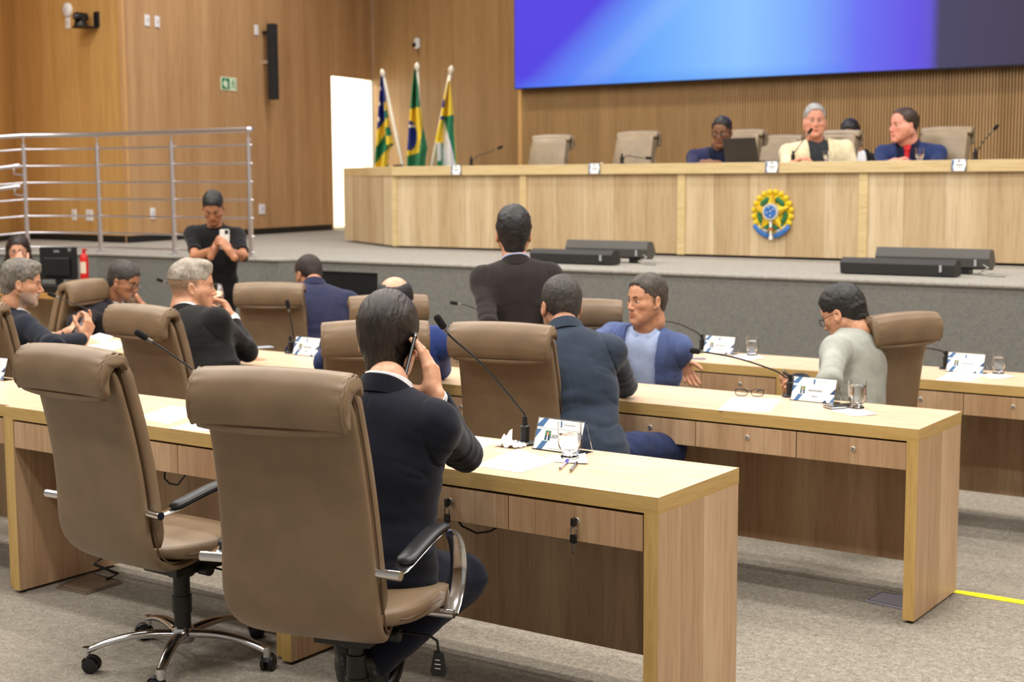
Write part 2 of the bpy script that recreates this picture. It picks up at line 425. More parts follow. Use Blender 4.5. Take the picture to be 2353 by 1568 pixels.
# ------------------------------------------------------------------ council desks
BEV = .0012
M_GAP = mat('drawer_gap_shade', (30, 22, 14), .9)  # case behind the drawers painted near-black for the shadow line around them
M_LOCK = mat('lock_metal', (206, 202, 194), .45, .8)
lockm = MB(); lockm.lathe([(0.0001, -.002), (.0105, -.002), (.0105, .003), (.0085, .0045), (.0001, .0045)], 20, 0)
lockm.box(-.0012, .0012, -.005, .005, .0046, .0056, 1)
LOCKME = lockm.mesh('lock', [M_LOCK, M_BLACK], R(35))
def desk(x1, x0, y, z, label, seams, leftleg=.045, rightleg=.045, keys=(), group=None):
    """x1 right end, x0 left end; front towards -Y"""
    t_ = thing('council_desk', label, 'desk', (x1, y, z), 0, 'oak council desks in rows')
    L = x1-x0; D = .505; T = .0485
    m = MB(); m.box(-L, 0, 0, D, .75-T, .75, 0, fm=[0, 1, 0, 0, 2, 2]); part('tabletop', m, [M_BAND_H, M_TOP, M_BAND_V if False else M_BAND_D], t_)
    for a, w in ((-rightleg, rightleg), (-L, leftleg)):
        if not w: continue
        m = MB(); m.box(a, a+w, 0, D-.004, .012, .75-T, 0, fm=[1, 1, 0, 0, 1, 1]); lg = part('leg', m, [M_BAND_V, M_PANEL], t_)
        m = MB(); m.cyl((a+w/2, .03, .006), .014, .013, 10); m.cyl((a+w/2, D-.04, .006), .014, .013, 10); part('foot', m, M_BLACK, lg)
    m = MB(); m.box(-L+leftleg, -rightleg, D-.045, D-.027, .115, .75-T); part('modesty_panel', m, M_PANEL, t_)
    m = MB(); m.box(-L+leftleg, -rightleg, .03, D-.06, .585, .75-T-.004); part('drawer_case', m, M_GAP, t_)
    for i in range(len(seams)-1):
        a, b_ = seams[i]-x1, seams[i+1]-x1
        m = MB(); m.box(b_+.002, a-.002, .002, .02, .59, .75-T-.008)
        dr = part('drawer', m, M_PANEL, t_, bevel=BEV)
        lk = link('lock', LOCKME, dr, ((a+b_)/2+.012, .002, .65), (R(90), 0, 0))
        if i in keys:
            m = MB(); m.box(-.006, .006, -.024, -.006, -.012, .012); m.box(-.0015, .0015, -.006, 0, -.004, .004)
            m.tube([(.009*math.cos(a_), -.016, -.026+.012*math.sin(a_)) for a_ in np.linspace(0, 2*PI, 17)[:-1]], .0007, 6, 1, closed=True)
            m.prism([(-.011, -.036), (.011, -.036), (.012, -.058), (.009, -.062), (-.009, -.062), (-.012, -.058)], -.019, -.013)
            m.prism([(-.003, -.062), (.003, -.062), (.003, -.088), (0, -.096), (-.003, -.090)], -.017, -.015, 1)
            ko = link('keys', m.mesh('keys', [M_BLACK, M_LOCK], bevel=.0022), dr, ((a+b_)/2+.012, -.002, .65)); ko['label'] = 'black headed keys hanging from the lock'
    return t_
M_BAND_D = wood('oak_edge_side', (184, 148, 86), (200, 166, 102), (208, 176, 112), (8, .8, 14))
desk(-1.902, -3.348, 3.44, 0, 'oak desk in the nearest row with keys hanging from two drawer locks', [-1.95, -2.41, -2.86, -3.30], keys=(0, 1))
desk(-3.350, -4.838, 3.465, 0, 'oak desk in the nearest row behind the empty tan chair on the left', [-3.397, -3.86, -4.33, -4.79])
desk(-4.840, -6.33, 3.49, 0, 'oak desk at the left edge of the photo in the nearest row', [-4.887, -5.35, -5.82, -6.28])
desk(-1.788, -3.215, 5.23, TIER[1], 'oak desk with three closed drawers under the folded eyeglasses in the second row', [-1.832, -2.278, -2.722, -3.17])
desk(-3.217, -4.65, 5.23, TIER[1], 'oak desk of the second row behind the empty tan chair in the middle', [-3.262, -3.71, -4.16, -4.60])
desk(-4.652, -6.09, 5.23, TIER[1], 'oak desk of the second row where the drinking man in black leans', [-4.70, -5.15, -5.60, -6.04])
desk(-6.092, -7.53, 5.23, TIER[1], 'oak desk of the second row under the papers of the grey bearded man', [-6.14, -6.59, -7.04, -7.48])
desk(-1.67, -3.11, 6.98, TIER[2], 'oak desk at the right edge of the photo in the row before the stage', [-1.715, -2.17, -2.62, -3.065])
desk(-3.112, -4.55, 6.98, TIER[2], 'oak desk beside the man in the blue blazer in the row before the stage', [-3.16, -3.60, -4.05, -4.50])
desk(-4.552, -5.99, 6.98, TIER[2], 'oak desk behind the bald man in the row before the stage', [-4.60, -5.05, -5.50, -5.95])
desk(-5.992, -7.43, 6.98, TIER[2], 'oak desk before the man in the violet blue suit in the row before the stage', [-6.04, -6.49, -6.94, -7.38])
desk(-7.432, -8.87, 6.98, TIER[2], 'oak desk beside the man with glasses resting his chin on his hand', [-7.48, -7.93, -8.38, -8.82])
# ------------------------------------------------------------------ swivel chairs
def sgnp(v, e): return math.copysign(abs(v)**e, v)
def pad_loft(path, n=36, ex=2.6):
    """path: (y, z, half width, half thickness, tilt of the thickness axis); returns rings"""
    rs = []
    for y, z, hw, ht, an in path:
        ny, nz = math.cos(an), math.sin(an)
        r = []
        for j in range(n):
            a = 2*PI*j/n
            x = hw*sgnp(math.cos(a), 2/ex); q = ht*sgnp(math.sin(a), 2/ex)
            r.append((x, y+ny*q, z+nz*q))
        rs.append(r)
    return rs
def interp(keys, k):
    keys = np.array(keys, float); L = np.r_[0, np.cumsum(np.hypot(np.diff(keys[:, 0]), np.diff(keys[:, 1])))]
    s_ = np.linspace(0, L[-1], k)
    # catmull via numpy: smooth linear interpolation with small gaussian
    out = np.stack([np.interp(s_, L, keys[:, i]) for i in range(keys.shape[1])], 1)
    for _ in range(4):
        o2 = out.copy(); o2[1:-1] = (out[:-2]+2*out[1:-1]+out[2:])/4; out = o2
    return out
def make_chair(leath, label, group=None, arms=True):
    t_ = thing('swivel_chair', label, 'chair', (0, 0, 0), 0, group or 'tan leather swivel chairs')
    # rear shell: wraps under the seat and leans back
    K = [(.12, .396, .10, .012), (-.05, .386, .155, .016), (-.165, .396, .198, .02), (-.24, .450, .222, .022), (-.262, .52, .226, .022), (-.262, .62, .219, .022), (-.275, .74, .214, .022), (-.302, .88, .210, .022), (-.335, 1.0, .207, .022), (-.352, 1.07, .204, .02)]
    def sweep(K, k, shift, name, mt, ex, hwk=1):
        P = interp(K, k); rs = []
        for i, (y, z, hw, ht) in enumerate(P):
            a = P[max(i-1, 0)]; b_ = P[min(i+1, k-1)]
            d = Vector((b_[0]-a[0], b_[1]-a[1])).normalized(); nrm = (d.y, -d.x)   # points forwards(+y)
            e = 1.0
            if i in (0, k-1): e = .55
            elif i in (1, k-2): e = .85
            cy, cz = y+nrm[0]*shift, z+nrm[1]*shift
            an = math.atan2(nrm[1], nrm[0])
            rs.append((cy, cz, hw*hwk*(1-(1-e)*.15), ht*e, an))
        m = MB(); m.rings(pad_loft(rs, 40, ex)); return part(name, m, mt, t_, smooth=True)
    sh = sweep(K, 34, 0, 'back_shell', leath, 3.6)
    K2 = [(y, z, hw-.006, .030) for y, z, hw, _ in K[4:]]; K2[0] = (-.255, .48, .225, .026)
    cu = sweep(K2, 26, .048, 'back_cushion', leath, 4.5)
    # seams along both edges of the shell
    for s_ in (-1, 1):
        P = interp(K, 40); m = MB(); pts = []
        for i in range(3, 39):
            y, z, hw, ht = P[i]; a = P[i-1]; b_ = P[min(i+1, 39)]; d = Vector((b_[0]-a[0], b_[1]-a[1])).normalized()
            pts.append((s_*(hw+.0005), y+d.y*.019, z-d.x*.019))
        m.tube(pts, .0028, 6); part('seam', m, M_PIPE, sh, smooth=True)
    # headrest: padded roll folded over the top, gathered at its ends
    m = MB(); prof = []
    for (y, z) in [(.045, -.012), (.035, .022), (.006, .044), (-.034, .043), (-.062, .018), (-.075, -.020), (-.076, -.055), (-.066, -.088), (-.048, -.102), (-.034, -.094), (-.040, -.060), (-.038, -.03), (-.016, .002), (.012, .004), (.026, -.016)]:
        prof.append((y, z))
    pr = np.array(prof+[prof[0]]); L = np.r_[0, np.cumsum(np.hypot(*np.diff(pr, axis=0).T))]
    nn = 56; ss = np.linspace(0, L[-1], nn+1)[:-1]
    py_ = np.interp(ss, L, pr[:, 0]); pz_ = np.interp(ss, L, pr[:, 1])
    for _ in range(3):
        py_ = (np.roll(py_, 1)+2*py_+np.roll(py_, -1))/4; pz_ = (np.roll(pz_, 1)+2*pz_+np.roll(pz_, -1))/4
    cyc, czc = -.03, -.045
    rs = []; HW = .218; xs = [-1, -.995, -.985, -.97, -.95, -.93, -.9, -.87, -.84, -.8, -.75, -.68, -.6, -.45, -.25, 0]
    xs = xs + [-x for x in xs[-2::-1]]
    for q in xs:
        e = max(0, (abs(q)-.0)); sc = 1-.10*max(0, (e-.93)/.07)**2 - .03*e**4
        w = max(0, (e-.70)/.30)
        ring = []
        for j in range(nn):
            amp = 1+ (w**1.6)*.042*math.sin(j*2*PI*13/nn+1.3*math.sin(j*.7))*(1 if e < .99 else .4)
            vy = (py_[j]-cyc)*sc*amp+cyc; vz = (pz_[j]-czc)*sc*amp+czc
            sag = -.006*(1-q*q)*(1 if pz_[j] < -.07 else 0)
            ring.append((q*HW, vy-.345, vz+1.075+sag+.008*(1-q*q)))
        rs.append(ring)
    m.rings(rs); hr = part('headrest', m, leath, t_, smooth=True)
    m = MB()
    m.tube([(x, -.388-.004*math.cos(x*6), .972+.012*(abs(x)/.205)**3-.002) for x in np.linspace(-.200, .200, 20)], [(.009, .013)]*20, 10)
    part('headrest_welt', m, leath, hr, smooth=True)
    for s_ in (-1, 1):
        m = MB(); pts = [(s_*.2115, (py_[j]-cyc)*.93+cyc-.345, (pz_[j]-czc)*.93+czc+1.075+.003*math.sin(j*1.9)) for j in range(0, nn, 1) if True]
        m.tube(pts, .0042, 6, closed=True); part('end_piping', m, leath, hr, smooth=True)
    # seat
    m = MB(); P = [(-.205, .452, .14, .016), (-.165, .450, .185, .028), (-.05, .440, .232, .036), (.10, .438, .238, .04), (.18, .435, .236, .04), (.235, .42, .228, .036), (.26, .40, .215, .022)]
    rs = [(y, z, hw, ht, PI/2-(0 if y < .2 else (y-.2)*6)) for y, z, hw, ht in interp(P, 20)]
    m.rings(pad_loft(rs, 40, 4)); st = part('seat', m, leath, t_, smooth=True)
    m = MB(); m.tube([(.236*sgnp(math.cos(a), .55)*(1 if math.sin(a) > -.5 else .8), .03+.215*sgnp(math.sin(a), .55), .440-(.03 if math.sin(a) > .85 else 0)) for a in np.linspace(0, 2*PI, 49)[:-1]], .0035, 6, closed=True)
    part('seam', m, M_PIPE, st, smooth=True)
    # arms: chrome tube, flat loop and black pad
    if arms:
        for s_ in (-1, 1):
            X = s_*.262
            m = MB(); m.tube([(s_*.20, -.255, .605), (s_*.287, -.262, .605)], .013, 14); m.tube([(s_*.20, .09, .405), (s_*.278, .09, .405)], .012, 14)
            loop = [(-.262, .605), (-.245, .598), (-.22, .603), (-.12, .626), (-.02, .648), (.05, .652), (.105, .636), (.148, .598), (.165, .545), (.160, .485), (.135, .435), (.10, .405)]
            lp = interp([(a, b_, 0, 0) for a, b_ in loop], 30)
            m.tube([(X, a, b_) for a, b_, _, _ in lp], [(.024, .0042)]*30, 12, flat=(1, 0, 0))
            ar = part('armrest', m, M_CHROME, t_, smooth=R(40))
            pd = [p for p in lp if p[0] < .08 and p[0] > -.225][1:]
            m = MB(); kk = len(pd); m.tube([(X, p[0], p[1]+.011) for p in pd], [(.027*(.6 if i in (0, kk-1) else 1), .0105*(.5 if i in (0, kk-1) else 1)) for i in range(kk)], 16, flat=(1, 0, 0))
            part('arm_pad', m, M_PAD, ar, smooth=True)
            m = MB(); m.tube([(X-s_*.002, a+.002, b_-.002) for a, b_, _, _ in lp if a > .05], (.0215, .0048), 12, flat=(1, 0, 0)) if False else None
    # mechanism, lever with paddle
    m = MB(); m.box(-.085, .085, -.09, .11, .325, .352); m.cyl((0, 0, .318), .045, .03); m.cyl((.10, .02, .335), .02, .05, axis='x')
    mc = part('mechanism', m, M_BLACK, t_, bevel=.004)
    m = MB(); m.tube([(.09, .05, .335), (.20, .05, .333), (.222, .05, .322), (.226, .05, .29)], .004, 8)
    m.prism([(.213, .292), (.239, .292), (.250, .235), (.244, .222), (.208, .222), (.202, .235)], .044, .056)
    lv = part('tilt_lever', m, M_BLACK, mc, bevel=.003)
    m = MB()
    for dz, w in ((.268, .007), (.256, .009), (.244, .008)): m.box(.2255-w, .2255+w, .0432, .0439, dz, dz+.0025)
    part('lever_icon', m, M_WHITE, mc)
    m = MB(); m.lathe([(.028, .11), (.028, .175), (.033, .176), (.033, .235), (.029, .236), (.028, .30), (.022, .301), (.022, .33)], 22)
    gc = part('gas_column', m, mat('column_black', (34, 34, 34), .5), t_, smooth=R(30))
    # five star base
    m = MB(); m.lathe([(.0005, .075), (.038, .075), (.044, .10), (.036, .125), (.026, .13), (.0005, .13)], 24)
    bs = part('base_hub', m, M_CHROME, t_, smooth=R(30))
    for i in range(5):
        a = i*2*PI/5+.32; ca, sa = math.cos(a), math.sin(a)
        m = MB(); rs = []
        for q in np.linspace(0, 1, 14):
            r_ = .03+q*.285; zc = .103+.012*math.sin(q*PI*.9)-.034*q**2.2; hw = .023-.008*q; hh = .014-.004*q
            ring = []
            for j in range(14):
                b_ = 2*PI*j/14; u_ = hw*sgnp(math.cos(b_), .8); w_ = hh*sgnp(math.sin(b_), .8)
                ring.append((ca*r_-sa*u_, sa*r_+ca*u_, zc+w_))
            rs.append(ring)
        m.rings(rs); m.cyl((ca*.315, sa*.315, .068), .013, .035, 14)
        lg = part('base_arm', m, M_CHROME, bs, smooth=R(40))
        ph = random.uniform(0, 2*PI); dx, dy = math.cos(ph), math.sin(ph); cx, cy = ca*.315+dx*.016, sa*.315+dy*.016
        m = MB()
        for s_ in (-1, 1):
            c1 = Vector((cx-dy*s_*.014, cy+dx*s_*.014, .0265)); ax = Vector((-dy, dx, 0))
            m.tube([c1-ax*.009, c1-ax*.006, c1+ax*.006, c1+ax*.009], [.021, .0265, .0265, .021], 22)
        hood = [Vector((cx, cy, .0265))+Vector((dx, dy, 0))*.031*math.cos(q)+Vector((0, 0, 1))*.031*math.sin(q) for q in np.linspace(.2, PI-.3, 9)]
        m.tube(hood, [(.003, .014)]*9, 8, flat=(dx*.2, dy*.2, 1)); m.cyl((ca*.315, sa*.315, .05), .009, .03, 10)
        part('caster', m, M_BLACK, bs, smooth=R(40))
    for ch in (mc, gc, bs): ch.location.y = .05
    return t_
chairA = make_chair(M_LEATHER, 'empty tan leather swivel chair nearest the left edge, its chrome star base in full view')
def chair_from_top(px, py, floor, phi, lift=0):
    """seat centre from the photo point at the middle of the headrest's top, phi degrees ccw"""
    p = atZ(px, py, floor+1.125+lift); off = Vector((math.sin(R(phi))*.375, -math.cos(R(phi))*.375, 0))
    return Vector((p.x-off.x, p.y-off.y, floor+lift)), R(phi)
def setchair(o, c, rz, label=None):
    o.location = c; o.rotation_euler = (0, 0, rz)
    if label: o['label'] = label
def lifted_base(root, lift):     # gas lift raised: upper parts move, base stays on the floor
    for ch in list(COL.objects):
        if ch.parent is root and ch.name.split('.')[0] == 'base_hub': ch.location.z = -lift
        if ch.parent is root and ch.name.split('.')[0] == 'gas_column': ch.location.z = -lift*.5
CH = [  # px, py of headrest top middle, tier, phi, lift, label
 (622, 846, 0, 14, .05, 'tan leather swivel chair of the man telephoning, nearest the camera'),
 (318, 700, 1, -4, 0, 'empty tan leather swivel chair in the second row, just left of the man drinking'),
 (862, 736, 1, 42, 0, 'tan leather swivel chair on which the bald man sits'),
 (1150, 741, 1, 11, 0, 'empty tan leather swivel chair behind the tall gooseneck microphone, left of the slate suit'),
 (-78, 690, 1, 10, 0, 'tan leather swivel chair cut off by the left edge behind the grey bearded man'),
 (618, 649, 2, 28, 0, 'empty tan leather swivel chair beside the man in the violet blue suit'),
 (2080, 718, 2, 68, 0, 'tan leather swivel chair turned left, behind the man in the light grey suit'),
 (1335, 687, 2, 30, 0, 'tan leather swivel chair behind the man in the blue blazer'),
 (196, 642, 2, 110, 0, 'tan leather swivel chair behind the man with glasses and a hand at his mouth'),
 (893, 677, 2, 50, 0, 'tan leather swivel chair glimpsed between the bald head and the stage opening'),
]
c, rz = chair_from_top(150, 794, 0, -2, 0); setchair(chairA, c, rz)
CHAIRS = [chairA]
for px_, py_, ti, ph, lf, lb in CH:
    c, rz = chair_from_top(px_, py_, TIER[ti], ph, lf)
    d_ = dup(chairA, c, rz, lb)
    if lf: lifted_base(d_, lf)
    CHAIRS.append(d_)
dch = make_chair(M_LEATHER2, 'x', 'taupe chairs at the presiding bench')
DCH = [(1275, 309, 182, 'taupe leather chair at the presiding bench nearest the flags'), (1470, 301, 180, 'taupe leather chair at the presiding bench left of the man at the laptop'),
       (1700, 298, 170, 'taupe leather chair of the man at the laptop'), (1797, 310, 178, 'empty taupe leather chair between the laptop and the man in cream'),
       (1922, 299, 176, 'taupe leather chair of the man in the cream jacket'), (2173, 291, 176, 'taupe leather chair of the man with the red tie'), (2300, 366, 180, 'low taupe chair barely showing above the bench at the right edge')]
for i, (px_, py_, ph, lb) in enumerate(DCH):
    yy = {1797: 12.9, 2300: 12.8}.get(px_, 12.05); p = atY(px_, py_, yy)
    o = dch if i == 0 else dup(dch, (0, 0, 0), 0, lb)
    setchair(o, (p.x, yy-.38, p.z-1.125), R(ph), lb)
    # chairs on the stage rest on its floor: extend or sink the gas column
    dz = p.z-1.125-ZS
    lifted_base(o, dz)
# ------------------------------------------------------------------ signed distance modelling of people
_rg = np.random.RandomState(3)
_LAT = _rg.rand(32, 32, 32).astype(np.float32)*2-1
def vnoise(P):
    P = np.asarray(P, np.float32); I = np.floor(P).astype(np.int32); f = P-I; f = f*f*(3-2*f); I &= 31; J = (I+1) & 31
    x0, y0, z0 = I[..., 0], I[..., 1], I[..., 2]; x1, y1, z1 = J[..., 0], J[..., 1], J[..., 2]
    fx, fy, fz = f[..., 0], f[..., 1], f[..., 2]
    a = _LAT[x0, y0, z0]*(1-fx)+_LAT[x1, y0, z0]*fx; b = _LAT[x0, y1, z0]*(1-fx)+_LAT[x1, y1, z0]*fx
    c = _LAT[x0, y0, z1]*(1-fx)+_LAT[x1, y0, z1]*fx; d = _LAT[x0, y1, z1]*(1-fx)+_LAT[x1, y1, z1]*fx
    return (a*(1-fy)+b*fy)*(1-fz)+(c*(1-fy)+d*fy)*fz
def V3(p): return np.array([p[0], p[1], p[2]], np.float32)
class SDF:
    def __init__(s, lo, hi, h):
        s.lo = np.array(lo, np.float32); s.h = h; s.n = np.maximum(np.ceil((np.array(hi)-s.lo)/h).astype(int)+1, 4)
        s.D = np.full(tuple(s.n), .2, np.float32)
    def block(s, lo, hi, mg=.05):
        a = np.clip(np.floor((lo-mg-s.lo)/s.h).astype(int), 0, s.n-1); b = np.clip(np.ceil((hi+mg-s.lo)/s.h).astype(int)+1, a+1, s.n)
        sl = tuple(slice(i, j) for i, j in zip(a, b))
        ax = [s.lo[i]+s.h*np.arange(a[i], b[i], dtype=np.float32) for i in range(3)]
        G = np.stack(np.meshgrid(*ax, indexing='ij'), -1)
        if getattr(s, 'warp', None): am, fq = s.warp; G = G+am*np.stack([vnoise(G*fq), vnoise(G*fq+31), vnoise(G*fq+57)], -1)
        return sl, G
    def put(s, sl, d, k, op):
        D = s.D[sl]
        if op == 'u':
            h = np.maximum(k-np.abs(D-d), 0)/max(k, 1e-6); s.D[sl] = np.minimum(D, d)-h*h*k*.25
        else:
            h = np.maximum(k-np.abs(-d-D), 0)/max(k, 1e-6); s.D[sl] = np.maximum(D, -d)+h*h*k*.25
    def cone(s, a, b, ra, rb=None, k=.02, op='u'):
        a, b = V3(a), V3(b); rb = ra if rb is None else rb; r = max(ra, rb)
        sl, G = s.block(np.minimum(a, b)-r, np.maximum(a, b)+r, max(.03, k*1.2)); ba = b-a; L2 = max(float(ba@ba), 1e-9)
        pa = G-a; t = np.clip((pa@ba)/L2, 0, 1); q = pa-t[..., None]*ba
        d = np.sqrt((q*q).sum(-1))-(ra+(rb-ra)*t); s.put(sl, d, k, op)
    def ell(s, c, r, M=None, k=.02, op='u', sharp=2):
        c = V3(c); r = np.array(r, np.float32); R_ = max(r)
        sl, G = s.block(c-R_, c+R_, max(.03, k*1.2)); q = G-c
        if M is not None: q = q @ M          # columns of M are the local axes
        if sharp == 2:
            k0 = np.sqrt(((q/r)**2).sum(-1)); k1 = np.sqrt(((q/(r*r))**2).sum(-1)); d = k0*(k0-1)/np.maximum(k1, 1e-6)
        else:
            k0 = (np.abs(q/r)**sharp).sum(-1)**(1/sharp); d = (k0-1)*float(min(r))
        s.put(sl, d.astype(np.float32), k, op)
    def chain(s, pts, rs, k=.02, op='u'):
        for i in range(len(pts)-1): s.cone(pts[i], pts[i+1], rs[i], rs[i+1], k, op)
    def grid(s):
        ax = [s.lo[i]+s.h*np.arange(s.n[i], dtype=np.float32) for i in range(3)]
        return np.stack(np.meshgrid(*ax, indexing='ij'), -1)
    def near(s, w=.02): return np.abs(s.D) < w
    def mesh(s):
        D = s.D.copy(); D[0] = D[-1] = .1; D[:, 0] = D[:, -1] = .1; D[:, :, 0] = D[:, :, -1] = .1
        ins = D < 0; nx, ny, nz = np.array(D.shape)-1
        acc = np.zeros((nx, ny, nz, 3), np.float32); cnt = np.zeros((nx, ny, nz), np.float32)
        quads = []
        for ax in range(3):
            sA = [slice(None)]*3; sB = [slice(None)]*3; sA[ax] = slice(0, -1); sB[ax] = slice(1, None)
            A, B = D[tuple(sA)], D[tuple(sB)]; ch = (A < 0) != (B < 0); I = np.argwhere(ch)
            if not len(I): continue
            a = A[ch]; b = B[ch]; t = a/(a-b); pos = I.astype(np.float32); pos[:, ax] += t
            o = [i for i in range(3) if i != ax]
            ok = (I[:, o[0]] > 0) & (I[:, o[1]] > 0) & (I[:, o[0]] < D.shape[o[0]]-1) & (I[:, o[1]] < D.shape[o[1]]-1)
            I = I[ok]; pos = pos[ok]; a = a[ok]; cells = []
            for du, dv in ((0, 0), (-1, 0), (-1, -1), (0, -1)):
                c = I.copy(); c[:, o[0]] += du; c[:, o[1]] += dv; cells.append(c)
                np.add.at(acc, (c[:, 0], c[:, 1], c[:, 2]), pos); np.add.at(cnt, (c[:, 0], c[:, 1], c[:, 2]), 1)
            q = np.stack(cells, 1); flip = (a < 0) == (ax == 1)
            q[flip] = q[flip][:, ::-1]; quads.append(q)
        q = np.concatenate(quads); act = cnt > 0; idx = -np.ones(cnt.shape, np.int64); idx[act] = np.arange(act.sum())
        v = acc[act]/cnt[act][:, None]; v = v*s.h+s.lo
        f = idx[q[..., 0], q[..., 1], q[..., 2]]
        return v, f[:, ::-1]
def np_mesh(name, v, f, mats, cols=None, mi=None):
    me = bpy.data.meshes.new(name); me.vertices.add(len(v)); me.vertices.foreach_set('co', np.asarray(v, np.float32).ravel())
    me.loops.add(f.size); me.loops.foreach_set('vertex_index', f.ravel().astype(np.int32))
    me.polygons.add(len(f)); me.polygons.foreach_set('loop_start', np.arange(0, f.size, f.shape[1], dtype=np.int32))
    try: me.polygons.foreach_set('loop_total', np.full(len(f), f.shape[1], np.int32))
    except Exception: pass
    me.polygons.foreach_set('use_smooth', np.ones(len(f), bool))
    for m_ in (mats if isinstance(mats, (list, tuple)) else [mats]): me.materials.append(m_)
    if mi is not None: me.polygons.foreach_set('material_index', mi.astype(np.int32))
    me.update(calc_edges=True); me.validate()
    if cols is not None:
        at_ = me.color_attributes.new('tone', 'FLOAT_COLOR', 'POINT'); c4 = np.ones((len(v), 4), np.float32); c4[:, :3] = cols
        at_.data.foreach_set('color', c4.ravel())
    return me
def smooth_v(v, f, it=1, lam=.5):
    n = len(v); e = np.concatenate([f[:, [i, (i+1) % f.shape[1]]] for i in range(f.shape[1])])
    for _ in range(it):
        s_ = np.zeros_like(v); c = np.zeros(n, np.float32)
        for i in range(3): s_[:, i] = np.bincount(e[:, 0], v[e[:, 1], i], n)+np.bincount(e[:, 1], v[e[:, 0], i], n)
        c = np.bincount(e[:, 0], minlength=n)+np.bincount(e[:, 1], minlength=n)
        v = v+(s_/np.maximum(c, 1)[:, None]-v)*lam
    return v.astype(np.float32)
def lin(c): return np.array(srgb(*c)[:3], np.float32)

def skin_mat():
    if 'skin' in MATS: return MATS['skin']
    m = bpy.data.materials.new('skin'); t, b = nt(m)
    at_ = add(t, 'ShaderNodeAttribute', attribute_name='tone'); v = mapping(t, (1, 1, 1))
    f = noise(t, v, 60, 3, .6); r = ramp(t, [(.3, (232, 222, 218)), (.7, (255, 255, 255))], f)
    t.links.new(mix(t, at_.outputs['Color'], r, 1, 'MULTIPLY'), b.inputs['Base Color'])
    b.inputs['Roughness'].default_value = .48; b.inputs['Subsurface Weight'].default_value = .12
    b.inputs['Subsurface Radius'].default_value = (.012, .005, .003); b.inputs['Subsurface Scale'].default_value = 1
    bump(t, b, noise(t, v, 300, 2, .6), .1, .001); MATS['skin'] = m; return m
def cloth(name, col, col2=None, rough=.85, weave=520, st=.1):
    if name in MATS: return MATS[name]
    m = bpy.data.materials.new(name); t, b = nt(m); v = mapping(t, (1, 1, 1))
    col2 = col2 or tuple(int(c*1.14+2) for c in col); f = noise(t, v, 14, 3, .6)
    t.links.new(ramp(t, [(.3, col), (.7, col2)], f), b.inputs['Base Color'])
    b.inputs['Roughness'].default_value = rough; b.inputs['Specular IOR Level'].default_value = .18
    b.inputs['Sheen Weight'].default_value = .12; b.inputs['Sheen Roughness'].default_value = .5
    bump(t, b, noise(t, v, weave, 1, .5), st, .001); MATS[name] = m; return m
def hair_mat(name, c1, c2, rough=.42, sc=(160, 160, 25)):
    if name in MATS: return MATS[name]
    m = bpy.data.materials.new(name); t, b = nt(m); v = mapping(t, sc); f = noise(t, v, 1, 4, .7, .8)
    g = noise(t, mapping(t, (1, 1, 1)), 18, 2, .5)
    c = ramp(t, [(.34, c1), (.66, c2)], f); c = mix(t, c, ramp(t, [(.35, (200, 200, 200)), (.65, (255, 255, 255))], g), 1, 'MULTIPLY')
    t.links.new(c, b.inputs['Base Color']); b.inputs['Roughness'].default_value = rough; b.inputs['Specular IOR Level'].default_value = .5
    bump(t, b, f, .5, .002); MATS[name] = m; return m
M_EYE = mat('eye_white', (190, 178, 168), .5); M_IRIS = mat('iris', (46, 30, 20), .2)

def frame(x, up):
    """columns right, forward, up"""
    up = Vector(up).normalized(); x = Vector(x); x = (x-up*x.dot(up)).normalized(); y = up.cross(x)
    return Matrix((x, y, up)).transposed()
def npM(M): return np.array([[M[i][j] for j in range(3)] for i in range(3)], np.float32)
def head_frame(yaw, pitch, roll=0):
    return (Matrix.Rotation(R(yaw-90), 3, 'Z') @ Matrix.Rotation(R(-pitch), 3, 'X') @ Matrix.Rotation(R(roll), 3, 'Y'))

